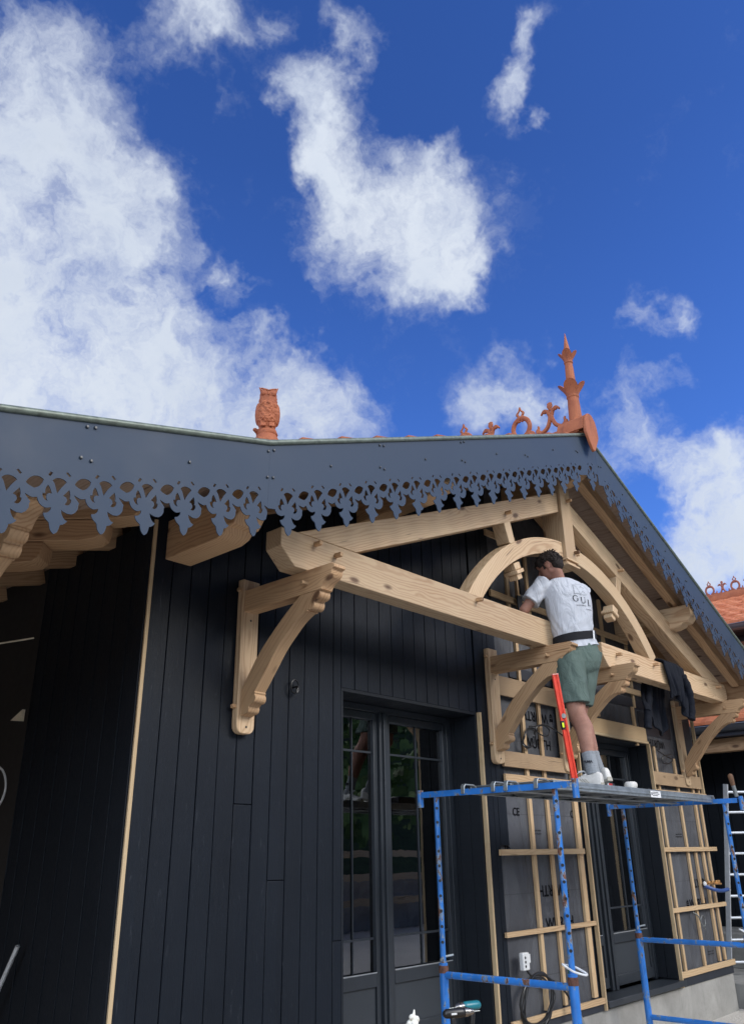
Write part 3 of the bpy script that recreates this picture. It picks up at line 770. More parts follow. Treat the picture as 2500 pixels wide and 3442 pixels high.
# ------------------------------------------------------------------ wall brackets
def bracket_profile_arm(y0, zt):      # arm side outline (y, z): from post to carved tip
    L = [(-.05, 1.615), (-.845, 1.615), (-.872, 1.60), (-.872, 1.583), (-.850, 1.578)]
    og = [(-.848, 1.562), (-.842, 1.545), (-.826, 1.528), (-.800, 1.515), (-.778, 1.502), (-.765, 1.485), (-.758, 1.470)]
    return L+og+[(-.05, 1.470)]
def arcpts(c, r, a0, a1, n, ry=1.): return [(c[0]+r*math.cos(R(a0+(a1-a0)*i/n)), c[1]+r*ry*math.sin(R(a0+(a1-a0)*i/n))) for i in range(n+1)]
def make_bracket():
    root = empty('wall_bracket')
    # back plate on the wall
    pl = [(.705+.0)]
    out = [(3.21, -.001), (3.35, -.001)]
    prof = []
    for (x, z) in ((3.21, 1.69), (3.21, .76), (3.213, .735), (3.222, .718), (3.24, .706), (3.26, .703), (3.30, .703), (3.32, .706), (3.338, .718), (3.347, .735), (3.35, .76), (3.35, 1.69)):
        prof.append((x, -.052, z))
    MB().prism(prof, (0, .0515, 0), lambda v: (v.z, v.x-3.28, v.y)).build('back_plate', PINE, root, bevel=.005)
    arm = [(3.232, a, b) for a, b in bracket_profile_arm(0, 0)]
    MB().prism(arm, (.096, 0, 0), lambda v: (v.y, v.z-1.54, v.x-3.28)).build('arm', PINE2, root, bevel=.003)
    # curved brace
    outer = [(-.762, 1.468)]
    outer += arcpts((-.716, 1.448), .032, 150, 290, 8)
    outer += arcpts((-.668, 1.392), .032, 150, 290, 8)
    outer += [(-.640, 1.366), (-.640, 1.356)]
    cpts = interp([(-.617, 1.358, 0), (-.539, 1.318, 0), (-.454, 1.25, 0), (-.369, 1.172, 0), (-.272, 1.055, 0), (-.178, .942, 0)], 6)
    outer += [(p.x, p.y) for p in cpts]
    outer += [(-.185, .934)]
    outer += arcpts((-.158, .902), .030, 130, 290, 8)
    outer += [(-.132, .862)]
    outer += arcpts((-.098, .846), .030, 160, 280, 6)
    outer += [(-.075, .812), (-.053, .806)]
    inner = interp([(-.053, .968, 0), (-.114, 1.056, 0), (-.213, 1.179, 0), (-.325, 1.282, 0), (-.461, 1.392, 0), (-.575, 1.469, 0)], 6)
    poly = outer+[(p.x, p.y) for p in inner]
    d_ = Vector((-.6, .6)).normalized()
    MB().prism([(3.236, a, b) for a, b in poly], (.088, 0, 0), lambda v: (v.y*-.68+v.z*.73, v.y*.73+v.z*.68-.5, v.x-3.28)).build('brace', PINE2, root, bevel=.003)
    for (p, q_) in (((3.19, -.63, 1.53), (3.245, -.64, 1.525)), ((3.185, -.028, 1.62), (3.215, -.03, 1.615)), ((3.18, -.03, .865), (3.215, -.03, .865))):
        MB().beam(p, q_, .022, .022, (0, .3, 1)).build('peg', PINE2, root, bevel=.002)
    for z in (.745, 1.42): MB().lathe([(.007, 0), (.007, .002)], (3.285, -.0525, z), 10, Matrix.Rotation(R(90), 3, 'X')).build('screw_head', BLKP, root)
    return root
br = make_bracket()
G = 'carved wall brackets carrying the gable timbers'
tag(br, 'carved pine bracket on the black boards, the nearest whole one left of the glazed door', 'bracket', G)
br2 = copy_tree(br); br2.location = (2.777, 0, 0); br2['label'] = 'carved pine bracket beside the batten wall, its tip crossing the hip of the worker'
br3 = copy_tree(br); br3.location = (3.93, 0, 0); br3['label'] = 'carved pine bracket half hidden behind the legs of the worker'
br4 = copy_tree(br); br4.location = (6.70, 0, 0); br4['label'] = 'carved pine bracket at the far right end, in front of the red tiled roof'
br0 = copy_tree(br); br0.location = (-1.86, .015, -.12); br0['label'] = 'carved pine bracket cut off by the left edge under the grey fretwork'
pp = MB().box(1.36, 1.54, -.03, .14, GZ, 1.60, 'z').build('porch_post', PINE2); tag(pp, 'square pine porch post carrying the leftmost bracket', 'post')

# ------------------------------------------------------------------ the truss
tr = empty('gable_truss', label='pale pine gable truss with king post, arched ribs and broken tie beam', cat='truss')
YT, TT = -.63, .14
def planar(name, pts, y0, y1, par, d=(1, 0), mat=PINE, bevel=.005):
    dx, dz = d
    return MB().prism([(x, y0, z) for x, z in pts], (0, y1-y0, 0), lambda v: (v.x*dx+v.z*dz, -v.x*dz+v.z*dx-(-pts[0][0]*dz+pts[0][1]*dx)-.1, v.y+.6)).build(name, mat, par, bevel=bevel)
planar('tie_beam', [(3.02, 1.845), (3.02, 1.725), (3.135, 1.617), (6.155, 1.617), (6.155, 1.845)], YT, YT+TT, tr)
planar('tie_beam', [(7.02, 1.82), (7.02, 1.70), (7.115, 1.600), (9.99, 1.600), (10.09, 1.66), (10.09, 1.755), (10.05, 1.82)], YT, YT+TT, tr)
a1 = .405; n1_ = Vector((-a1, 1)).normalized()
def rz(x): return 1.846+a1*(x-3.27)
planar('principal_rafter', [(3.16, 1.848), (3.68, 1.848), (6.482, 2.985), (6.482, 3.185), (3.30, 1.905)], YT+.002, YT+TT-.002, tr, (.927, .375))
planar('principal_rafter', [(9.93, 1.823), (9.42, 1.823), (6.678, 2.955), (6.678, 3.155), (9.80, 1.88)], YT+.002, YT+TT-.002, tr, (.927, -.375))
# king post with moulded foot
planar('king_post', [(6.486, 3.43), (6.486, 2.52), (6.674, 2.52), (6.674, 3.43)], YT-.03, YT+.19, tr, (0, 1))
kf_ = MB()
for (z0, z1, e) in ((2.500, 2.518, .012), (2.468, 2.499, -.008), (2.448, 2.467, .016)): kf_.box(6.486-e, 6.674+e, YT-.03-e, YT+.19+e, z0, z1, 'x')
kf_.build('king_post_foot', PINE, tr, bevel=.004)
# arched ribs
def arch(x0s, a0, a1_, name):
    cx, cz, ro, ri_ = 6.58, .635, 2.045, 1.895
    n = 26; vs = []; gs = []
    for i in range(n+1):
        a = R(a0+(a1_-a0)*i/n)
        for (rr, y) in ((ro, YT+.004), (ri_, YT+.004), (ri_, YT+TT-.012), (ro, YT+TT-.012)):
            x = cx+rr*math.cos(a); z = cz+rr*math.sin(a); vs.append((x, y, z)); gs.append((a*2.0*.9, rr-1.95+.25*abs(a-PI/2)**1.5, y+.6))
    f = []
    for i in range(n):
        for k in range(4): f.append((i*4+k, i*4+(k+1) % 4, (i+1)*4+(k+1) % 4, (i+1)*4+k))
    f += [(0, 1, 2, 3), (n*4+3, n*4+2, n*4+1, n*4)]
    MB().add(vs, f, gs).build('arched_rib', PINE, tr, bevel=.004)
arch(0, 92.8, 143.8, 'l'); arch(0, 87.2, 36.9, 'r')
for (p, q_) in (((5.545, 2.64), (5.625, 2.43)), ((7.625, 2.62), (7.535, 2.40))):
    s1 = 1 if p[0] < 6.58 else -1
    planar('strut', [(p[0]-.055, p[1]+.03), (q_[0]-.05, q_[1]), (q_[0]+.05, q_[1]), (p[0]+.055, p[1]+.06*(1 if s1 > 0 else .2))], YT+.006, YT+TT-.01, tr, (0, 1))
# drop ends of the struts below the arch
for (x, z, ang) in ((5.70, 2.225, -25), (7.43, 2.195, 25)):
    m4 = Matrix.Translation((x, YT+TT/2, z)) @ Matrix.Rotation(R(ang), 4, 'Y')
    mb = MB(); mb.box(-.05, .05, -.055, .055, .0, .06, 'z'); mb.box(-.062, .062, -.068, .068, -.035, -.001, 'z'); mb.box(-.04, .04, -.045, .045, -.085, -.036, 'z')
    mb.xf(m4); mb.build('strut_pendant', PINE, tr, bevel=.006)
for (x, z) in ((3.30, 1.80), (3.48, 1.77), (5.02, 1.80), (5.55, 2.69), (6.60, 3.12), (6.64, 2.60), (8.12, 1.765), (7.60, 2.66), (9.78, 1.75), (7.30, 1.74)):
    y0 = YT-.06 if abs(x-6.6) > .1 else YT-.085
    MB().beam((x, y0, z), (x+.004, YT+.01, z+.004), .026, .026, (.2, 0, 1)).build('peg', PINE2, tr, bevel=.003)
MB().beam((6.72, YT-.04, 2.60), (6.68, YT+.06, 2.61), .022, .022).build('peg', PINE2, tr, bevel=.003)

# ------------------------------------------------------------------ barge board with fretwork
YBG = -.955
M0 = {'eye':[(1.528,1.523),(1.534,1.539),(1.544,1.552),(1.557,1.562),(1.572,1.567),(1.587,1.567),(1.602,1.56),(1.599,1.545),(1.59,1.528),(1.578,1.516),(1.566,1.509),(1.553,1.512),(1.539,1.516)],
'fan':[(1.426,1.511),(1.435,1.522),(1.446,1.529),(1.458,1.532),(1.473,1.531),(1.484,1.527),(1.49,1.521),(1.481,1.508),(1.469,1.489),(1.461,1.472),(1.455,1.458),(1.449,1.471),(1.441,1.49),(1.435,1.502)],
'sl':[(1.412,1.549),(1.424,1.546),(1.413,1.527),(1.403,1.531)],'sr':[(1.481,1.565),(1.489,1.571),(1.506,1.558),(1.498,1.55)],
'hl':[(1.409,1.485),(1.417,1.478),(1.425,1.466),(1.432,1.45),(1.423,1.449),(1.415,1.447),(1.41,1.437),(1.41,1.427),(1.413,1.418),(1.419,1.413),(1.412,1.412),(1.404,1.414),(1.397,1.421),(1.392,1.43),(1.391,1.441),(1.402,1.443),(1.401,1.456),(1.402,1.469)],
'hr':[(1.506,1.491),(1.512,1.479),(1.515,1.465),(1.514,1.449),(1.521,1.449),(1.522,1.439),(1.519,1.429),(1.513,1.421),(1.504,1.417),(1.493,1.419),(1.499,1.426),(1.503,1.436),(1.501,1.445),(1.496,1.452),(1.488,1.454),(1.482,1.456),(1.489,1.465),(1.496,1.476),(1.502,1.484)],
'out':[(1.371,1.416),(1.375,1.405),(1.385,1.39),(1.399,1.382),(1.413,1.379),(1.425,1.383),(1.437,1.389),(1.436,1.376),(1.429,1.365),(1.42,1.358),(1.407,1.354),(1.411,1.342),(1.42,1.33),(1.431,1.323),(1.438,1.317),(1.441,1.305),(1.446,1.29),(1.454,1.28),(1.464,1.273),(1.476,1.282),(1.482,1.296),(1.485,1.31),(1.486,1.321),(1.498,1.325),(1.509,1.335),(1.517,1.347),(1.506,1.348),(1.496,1.357),(1.487,1.371),(1.482,1.389),(1.494,1.384),(1.511,1.38),(1.532,1.383),(1.547,1.395),(1.557,1.415),(1.556,1.436),(1.56,1.442),(1.55,1.452),(1.538,1.463),(1.531,1.474),(1.546,1.469),(1.559,1.466),(1.568,1.466)]}
def mot(key, xc, s, ku, kv, tipv):
    out = []
    for (x, z) in M0[key]:
        u = x-1.464; v = z-1.8325; wgt = min(1., max(0., (abs(u)-.02)/.07))
        v0 = v-.2657*u*wgt
        out.append((xc+u*ku, ztop(xc)+(v0+.559)*kv-tipv+s*u*ku*wgt))
    return out
bb = empty('barge_board', label='blue grey metal barge board with fleur de lis fretwork along the whole gable', cat='barge board')
def panel(xa, xb, centers, s, ku, kv, tipv, eye_skip=()):
    outline = [(xa, ztop(xa+1e-4)-.0)]
    splines = []
    bot = []
    for i, xc in enumerate(centers):
        sc = s if not (isinstance(s, dict)) else s.get(i, 0)
        bot += mot('out', xc, sc, ku, kv, tipv)
        for k in ('eye', 'fan', 'sl', 'sr', 'hl', 'hr'):
            if k == 'eye' and i in eye_skip: continue
            splines.append(mot(k, xc, sc, ku, kv, tipv))
    bot = [(xa, bot[0][1]-(bot[0][0]-xa)*.2)]+[p for p in bot if xa < p[0] < xb]+[(xb, bot[-1][1])]
    poly = bot+[(xb, ztop(xb-1e-4))]+([(PX, PZ)] if xa < PX < xb else [])+[(xa, ztop(xa+1e-4))]
    cu = bpy.data.curves.new('fascia', 'CURVE'); cu.dimensions = '2D'; cu.fill_mode = 'BOTH'; cu.extrude = .0025
    for pts in [poly]+[h for h in splines if all(xa < p[0] < xb for p in h)]:
        sp = cu.splines.new('POLY'); sp.points.add(len(pts)-1); sp.use_cyclic_u = True
        for j, (x, z) in enumerate(pts): sp.points[j].co = (x, z, 0, 1)
    o = bpy.data.objects.new('fascia', cu); COL.objects.link(o)
    me = bpy.data.meshes.new_from_object(o.evaluated_get(bpy.context.evaluated_depsgraph_get()))
    mb = MB().add([(v.co.x, YBG-v.co.z, v.co.y) for v in me.vertices], [tuple(p.vertices) for p in me.polygons])
    bpy.data.objects.remove(o); bpy.data.curves.remove(cu); bpy.data.meshes.remove(me)
    return mb.build('fascia_panel', BARGE, bb, smooth=0)
cL = [1.467+.2145*k for k in range(-9, 6)]
panel(-.55, KX-.0003, cL, SL0, 1., 1., .559, (len(cL)-1,))
cM = [3.017+.2315*k for k in range(-1, 15)]+[6.60]
panel(KX+.0003, 6.7257, cM, SL1*.92, 1.08, 1.0, .575, (16,))
cR = [6.915+.2168*k for k in range(0, 18)]
panel(6.727, 10.80, cR, SL2*.92, 1.01, .90, .502)
ed = [(-.55, KX), (KX, PX), (PX, 10.80)]
for (a, b) in ed:
    pa = Vector((a, YBG-.004, ztop(a+1e-4)+.006)); pb = Vector((b, YBG-.004, ztop(b-1e-4)+.006))
    MB().tube([pa, pb], .017, 12).build('edge_moulding', TRIM, bb)
for (x, z) in ((1.55,1.82),(1.59,1.83),(1.54,1.66),(1.59,1.66),(2.11,1.84),(2.62,2.09),(2.66,2.11),(2.62,1.93),(2.66,1.94),(3.11,2.17),(3.56,2.48),(3.60,2.49),(3.56,2.32),(3.60,2.32),(4.04,2.55),(4.48,2.70),(4.52,2.70),(4.48,2.85),(4.52,2.87),(4.96,2.93),(5.40,3.08),(5.44,3.08),(5.89,3.31),(6.33,3.46),(6.36,3.46),(6.76,3.45),(6.81,3.46),(7.22,3.30),(7.64,3.07),(7.68,3.07),(8.08,2.92),(8.51,2.69),(8.54,2.69),(8.94,2.54)):
    MB().lathe([(.007, 0), (.0085, .003), (.006, .009), (.0, .0095)], (x, YBG-.0028, z), 10, Matrix.Rotation(R(90), 3, 'X')).build('screw', DOORM, bb)

# ------------------------------------------------------------------ finials, cresting, owl
sp = empty('spire_finial', label='tall terracotta spire finial with two leaf collars on the gable peak', cat='finial')
SX, SY = 6.58, -.875
fl = lambda h, a: .035*(math.cos(a*9)**8)
MB().lathe([(.066, 0), (.063, .12), (.059, .25), (.055, .335), (.062, .345), (.062, .36), (.052, .365)], (SX, SY, 3.83), 54, flute=fl).build('shaft', TERRA, sp)
MB().lathe([(.050, .362), (.047, .5), (.042, .68), (.038, .742), (.045, .75), (.045, .765), (.037, .77)], (SX, SY, 3.83), 54, flute=fl).build('shaft', TERRA, sp)
MB().lathe([(.034, .77), (.033, .86), (.030, .92), (.019, 1.0), (.010, 1.06), (.003, 1.115), (0, 1.12)], (SX, SY, 3.83), 24).build('tip', TERRA, sp)
def collar(z, r, h, flare):
    mb = MB(); n = 64; rings_o = []; 
    K = 9
    out_, in_ = [], []
    for j in range(K+1):
        t = j/K; ro = []; rn = []
        for k in range(n):
            a = 2*PI*k/n+PI/4*.0+.35
            c = abs(math.cos(2*a/1.))      # four leaves
            leaf = max(0., math.cos(2*a)**2) if True else 0
            lobe = abs(math.cos(2*(a-.35)))**.8
            hh = h*(.55+.45*lobe)*t
            rr = r*(1.+.10*t)+flare*(t**1.5)*(.5+.5*lobe)
            ro.append((SX+rr*math.cos(a), SY+rr*math.sin(a), z+hh)); rr2 = rr-.012*(1-.3*t)
            rn.append((SX+rr2*math.cos(a), SY+rr2*math.sin(a), z+hh+.002))
        out_.append(ro); in_.append(rn)
    mb.loft(out_+in_[::-1], cap=False); return mb
collar(4.185, .056, .150, .072).build('leaf_collar', TERRA, sp); collar(4.59, .039, .120, .052).build('leaf_collar', TERRA, sp)
MB().lathe([(.12, -.09), (.105, -.02), (.085, .01), (.07, .02)], (SX, SY, 3.815), 32).build('base', TERRA, sp)
shape = [(6.435, 3.70), (6.445, 3.80), (6.475, 3.87), (6.53, 3.915), (6.58, 3.925), (6.63, 3.915), (6.685, 3.87), (6.715, 3.80), (6.725, 3.70), (6.70, 3.66), (6.615, 3.535), (6.58, 3.515), (6.545, 3.535), (6.46, 3.66)]
cp = MB().prism([(6.565+(x-6.58)*.86, -1.035, z) for x, z in shape], (0, .028, 0)); cp.build('end_plate', TERRA, sp, bevel=.006)
pts = [(x, -1.006, z) for x, z in [(6.445, 3.74)]+shape[1:8]+[(6.715, 3.74)]]
inn = [(SX+(x-SX)*.86, y, 3.74+(z-3.74)*.86) for x, y, z in pts[::-1]]
MB().prism(pts+inn, (0, .28, 0)).build('saddle', TERRA, sp, bevel=.004)

def flat_shape(outline, holes, th, bev=.006):
    cu = bpy.data.curves.new('crest', 'CURVE'); cu.dimensions = '2D'; cu.fill_mode = 'BOTH'; cu.extrude = th/2-bev; cu.bevel_depth = bev; cu.bevel_resolution = 1; cu.offset = -bev
    for pts in [outline]+holes:
        s_ = cu.splines.new('POLY'); s_.points.add(len(pts)-1); s_.use_cyclic_u = True
        for j, p in enumerate(pts): s_.points[j].co = (p[0], p[1], 0, 1)
    o = bpy.data.objects.new('crest', cu); COL.objects.link(o)
    me = bpy.data.meshes.new_from_object(o.evaluated_get(bpy.context.evaluated_depsgraph_get()))
    vs = [v.co.copy() for v in me.vertices]; fs = [tuple(p.vertices) for p in me.polygons]
    bpy.data.objects.remove(o); bpy.data.curves.remove(cu); bpy.data.meshes.remove(me)
    return vs, fs
def tube2(mb, pts, r, n=8, sub=5):
    P = interp([(0, a, b) for a, b in pts], sub)
    rr = r if not isinstance(r, (list, tuple)) else [r[0]+(r[1]-r[0])*i/(len(P)-1) for i in range(len(P))]
    mb.tube(P, rr, n)
def crest_lily():    # in the (y, z) plane, origin at foot centre; height .33
    mb = MB()
    tube2(mb, [(-.155, .075), (-.165, .05), (-.145, .03), (-.10, .03), (-.045, .07), (-.015, .14), (-.008, .19)], .022)
    tube2(mb, [(.155, .075), (.165, .05), (.145, .03), (.10, .03), (.045, .07), (.015, .14), (.008, .19)], .022)
    tube2(mb, [(-.155, .075), (-.148, .10), (-.158, .118)], (.017, .009)); tube2(mb, [(.155, .075), (.148, .10), (.158, .118)], (.017, .009))
    mb.ell((0, -.14, .045), (.014, .022, .02), 10); mb.ell((0, .14, .045), (.014, .022, .02), 10)
    mb.ell((0, 0, .195), (.02, .034, .012), 12)
    for s_ in (-1, 1):
        tube2(mb, [(s_*.012, .195), (s_*.03, .235), (s_*.062, .262), (s_*.09, .245), (s_*.108, .222)], (.024, .010))
        mb.ell((0, s_*.062, .245), (.016, .022, .02), 10); mb.ell((0, s_*.022, .235), (.012, .012, .025), 8)
    mb.ell((0, 0, .295), (.014, .034, .035), 12); mb.ell((0, 0, .268), (.014, .020, .03), 10)
    for a in (-.6, 0, .6): mb.ell((0, .03*math.sin(a), .295+.034*math.cos(a)), (.012, .013, .012), 8)
    return mb
def crest_ring():
    mb = MB()
    ring = [(.085*math.cos(a), .125+.088*math.sin(a)) for a in [R(-72+i*324/18-18+0) for i in range(19)]]
    tube2(mb, [(-.02, .035), (-.065, .065), (-.088, .12), (-.072, .18), (-.03, .215), (0, .222), (.03, .215), (.072, .18), (.088, .12), (.065, .065), (.02, .035)], .023)
    for s_ in (-1, 1):
        tube2(mb, [(s_*.01, .0), (s_*.035, .045), (s_*.075, .055), (s_*.115, .035), (s_*.125, .0)], .020)
        mb.ell((0, s_*.016, .195), (.014, .016, .014), 8)
    dia = [(0, .235, .235), (0, .0, 0)]
    tube2(mb, [(0, .215), (-.012, .235), (-.036, .268), (-.012, .295), (0, .335)], (.015, .007)); tube2(mb, [(0, .215), (.012, .235), (.036, .268), (.012, .295), (0, .335)], (.015, .007))
    for s_ in (-1, 1): tube2(mb, [(s_*.02, .255), (s_*.046, .268)], (.014, .006))
    mb.v = [Vector((v.x, v.y*1.12, v.z*1.2)) for v in mb.v]
    return mb
G2 = 'terracotta ridge crests behind the spire finial'
cl_ = crest_lily().build('ridge_crest', TERRA, remesh=.0045, sm=1); cl_.location = (PX, -.61, 3.895)
tag(cl_, 'terracotta lily crest ornament nearest to the spire finial', 'ridge crest', G2)
cr_ = crest_ring().build('ridge_crest', TERRA, remesh=.0045, sm=1); cr_.location = (PX, -.262, 3.915)
tag(cr_, 'terracotta open ring crest with diamond tip, second from the spire finial', 'ridge crest', G2)
for src, y_, lb in ((cl_, .11, 'terracotta lily crest, third from the spire, only its top above the barge board'), (cr_, .46, 'terracotta ring crest, farthest from the spire, just its diamond tip showing'), (cl_, .82, 'terracotta lily crest hidden down the ridge beyond the ring crests')):
    if y_ > .6: continue
    c = src.copy(); COL.objects.link(c); c.location = (PX, y_, 3.895+.13*(y_+.3)); c['label'] = lb

# owl
ow = empty('owl_finial', label='terracotta owl statue perched on a round saddle at the bend of the roof', cat='statue')
OX, OY, OZ = 2.985, -.50, 2.497
fd = Vector((-.62, -.78, 0)); rv = Vector((.78, -.62, 0))      # owl faces the camera
mo = Matrix(((rv.x, fd.x, 0), (rv.y, fd.y, 0), (0, 0, 1)))       # local x right, y front, z up
m4o = Matrix.Translation((OX, OY, OZ)) @ mo.to_4x4() @ Matrix.Scale(.93, 4)
k_ = MB()
k_.loft([[(rx*math.cos(2*PI*i/24), ry*math.sin(2*PI*i/24)+yo, z) for i in range(24)] for (z, rx, ry, yo) in ((.055, .052, .05, 0), (.075, .062, .058, 0), (.11, .070, .062, .0), (.17, .074, .064, .003), (.215, .070, .060, .004), (.25, .061, .054, .006), (.28, .059, .053, .008), (.315, .061, .054, .010), (.335, .056, .048, .012), (.348, .035, .03, .012))])
for s_ in (-1, 1):
    k_.cap((s_*.045, .03, .335), (s_*.064, .03, .368), .014, .004, 8)           # ear tufts
    k_.ell((s_*.029, .052, .315), (.027, .014, .024), 14)                     # eye discs
    k_.ell((s_*.064, -.005, .17), (.024, .05, .088), 14)                      # wings
    for t_ in (-1, 0, 1): k_.cap((s_*.03+t_*.012, .05, .075), (s_*.03+t_*.014, .072, .045), .0085, .006, 8)  # talons
k_.cap((0, .058, .315), (0, .076, .292), .009, .003, 8)
for s_ in (-1, 1): k_.cap((s_*.008, .062, .335), (s_*.05, .056, .348), .007, .006, 8)
rf_ = random.Random(2)
for i in range(210):                                                         # feather relief
    z = rf_.uniform(.09, .29); a = rf_.uniform(-.3, PI+.3)
    rx = .071-(.012 if z > .24 else 0)-max(0, .11-z)*.2
    k_.ell((rx*math.cos(a), rx*.88*math.sin(a)+.004, z), (.008, .006, .011), 8)
k_.xf(m4o); o_ = k_.build('owl_body', TERRA, ow, remesh=.0035, sm=1); displace(o_, .004, .012)
k_ = MB(); k_.loft([[((r_+rf_.uniform(-.004, .004))*math.cos(2*PI*i/20), (r_+rf_.uniform(-.004, .004))*math.sin(2*PI*i/20), z) for i in range(20)] for z, r_ in ((-.01, .068), (.01, .074), (.03, .070), (.045, .060), (.06, .05))]); k_.cap((-.06, .02, .02), (-.085, .03, .028), .02, .014)
k_.xf(m4o); o_ = k_.build('perch', TERRA, ow, remesh=.005, sm=1); displace(o_, .01, .02)
for (r0, r1, z0, z1, nm) in ((.118, .080, -.13, -.015, 'saddle'),):
    MB().lathe([(.135, -.26), (.122, -.19), (.106, -.115), (.094, -.075), (.088, -.070), (.080, -.035), (.064, -.004), (.05, .0)], (OX, OY, OZ), 40).build('saddle', TERRA, ow)

# ------------------------------------------------------------------ scaffold trestles (1.16 x their drawn size, at their own place)
KS = 1.16
def sc(x, y, z): return (x*KS, -4.1+(y+4.1)*KS, z*KS)
def trestle(x, lab, grp):
    t = empty('scaffold_trestle', label=lab, cat='trestle', group=grp)
    X = x*KS
    yb, yf = sc(0, -.80, 0)[1], sc(0, -1.635, 0)[1]
    zt = .345*KS
    for yy in (yb, yf):
        # inner tube with peg holes: tube plus dark recessed discs
        MB().tube([(X, yy, -.62*KS), (X, yy, zt)], .0185, 20).build('upright', BLUE2, t)
        for k in range(10):
            z = (.262-.0812*k)*KS; hh = MB()
            hh.lathe([(.0, -.0205), (.0088, -.0205), (.0100, -.019), (.0100, .019), (.0088, .0205), (0, .0205)], (X, yy, z), 12, Matrix.Rotation(R(90), 3, 'Y') @ Matrix.Rotation(0, 3, 'Z'))
            hh.xf(Matrix.Translation((X, yy, 0)) @ Matrix.Rotation(R(42), 4, 'Z') @ Matrix.Translation((-X, -yy, 0)))
            hh.build('peg_hole', BLKP, t)
        MB().tube([(X, yy, GZ), (X, yy, -.575*KS)], .0290, 20).build('leg', BLUE, t)
        MB().lathe([(.0315, -.03), (.0325, -.01), (.031, .012), (.020, .02)], (X, yy, -.60*KS), 20).build('weld_collar', RUST, t)
    # top T-iron
    y0, y1 = sc(0, -.70, 0)[1], sc(0, -1.745, 0)[1]
    mb = MB(); mb.box(X-.030, X+.030, y1, y0, zt+.012, zt+.018); mb.box(X-.030, X-.025, y1, y0, zt-.022, zt+.0115)
    mb.build('head_beam', BLUE, t)
    for yy in (y0+.0, y1-.0): MB().tube([(X-.005, yy+(.026 if yy == y0 else -.026), zt-.085), (X-.005, yy+(.026 if yy == y0 else -.026), zt+.032)], .0215, 16).build('rail_socket', BLUE2, t)
    for z in (-.635*KS, -1.155*KS): MB().tube([(X, yb, z), (X, yf, z)], .0215, 16).build('crossbar', BLUE, t)
    MB().tube([(X-.06, yb-.03, -.555*KS), (X+.0, yb-.0, -.545*KS), (X+.05, yb-.05, -.535*KS)], .008, 8).build('locking_pin', GALV, t)
    P = [(X-.045+.0, yf, -.545*KS), (X-.05, yf+.03, -.53*KS), (X-.01, yf+.045, -.535*KS), (X+.03, yf-.0, -.545*KS), (X+.035, yf-.07, -.57*KS), (X+.0, yf-.085, -.575*KS), (X-.045, yf-.04, -.56*KS), (X-.045, yf, -.545*KS)]
    MB().tube(interp(P, 5), .0065, 8).build('locking_pin', WHTP, t)
    MB().box(X-.08, X+.08, yb-.08, yb+.08, GZ-.02, GZ+.008).build('foot_plate', RUST, t); MB().box(X-.08, X+.08, yf-.08, yf+.08, GZ-.02, GZ+.008).build('foot_plate', RUST, t)
    return t
G3 = 'blue scaffold trestles under the steel planks'
trestle(4.20, 'blue steel trestle under the near platform end, holding the red level', G3)
trestle(6.68, 'blue steel trestle under the far platform end, beside the ladder', G3)
def plank(y0, y1, lab):
    p = empty('steel_plank', label=lab, cat='scaffold plank', group='galvanised planks on the trestles')
    a = sc(0, y0, 0)[1]; b = sc(0, y1, 0)[1]; xa, xb = 4.30*KS, 6.60*KS; zt = .385*KS; zb = .335*KS
    mb = MB(); mb.box(xa, xb, a, b, zt-.006, zt)
    for yy in (a, b-.006):
        mb.box(xa, xb, yy, yy+.006, zb, zt-.0065)
    mb.box(xa, xb, a+.0065, a+.03, zb, zb+.005); mb.box(xa, xb, b-.03, b-.0065, zb, zb+.005)
    mb.box(xa, xb, a-.006, a-.0005, zb+.018, zb+.030)
    mb.build('deck', GALV, p, bevel=.0015)
    x = xa+.12
    while x < xb-.1:
        MB().prism([(x, a+.008, zb+.002), (x+.10, a+.008, zb+.002), (x+.11, a+.008, zt-.01), (x-.01, a+.008, zt-.01)], (0, b-a-.016, 0)).build('stiffener', GALVD, p); x += .42
    for yy in (a+.045, b-.045):
        for (xe, s_) in ((xa, -1), (xb, 1)):
            h = [(xe+.0*s_, zt-.012), (xe+.04*s_, zt+.006), (xe+.140*s_, zt+.006), (xe+.155*s_, zt-.012), (xe+.158*s_, zt-.06), (xe+.150*s_, zt-.06), (xe+.147*s_, zt-.016), (xe+.138*s_, zt-.003), (xe+.04*s_, zt-.003), (xe-.0*s_, zt-.022)]
            if s_ < 0: h = [(x_-.04*0-.0, z_) for x_, z_ in h]
            MB().prism([(x_, yy-.016, z_) for x_, z_ in h], (0, .032, 0)).build('hook', GALV, p, bevel=.003)
    return p
plank(-1.285, -.99, 'galvanised steel scaffold plank nearer to the wall, behind the worker'); pk = plank(-1.575, -1.295, 'galvanised steel scaffold plank on the yard side, with a white sticker on its edge')
# near end of each plank reaches the trestle
stx = 5.98; ys_ = sc(0, -1.575, 0)[1]-.0075
MB().box(6.42, 6.60, ys_-.001, ys_, .388, .437).build('sticker', PAPER, pk)
ln = MB(); 
for k, wl_ in enumerate((.10, .12, .09)): ln.box(6.455, 6.455+wl_, ys_-.0018, ys_-.001, .424-.012*k, .429-.012*k)
ln.box(6.430, 6.448, ys_-.0018, ys_-.001, .405, .424)
ln.build('sticker_lettering', INK, pk)
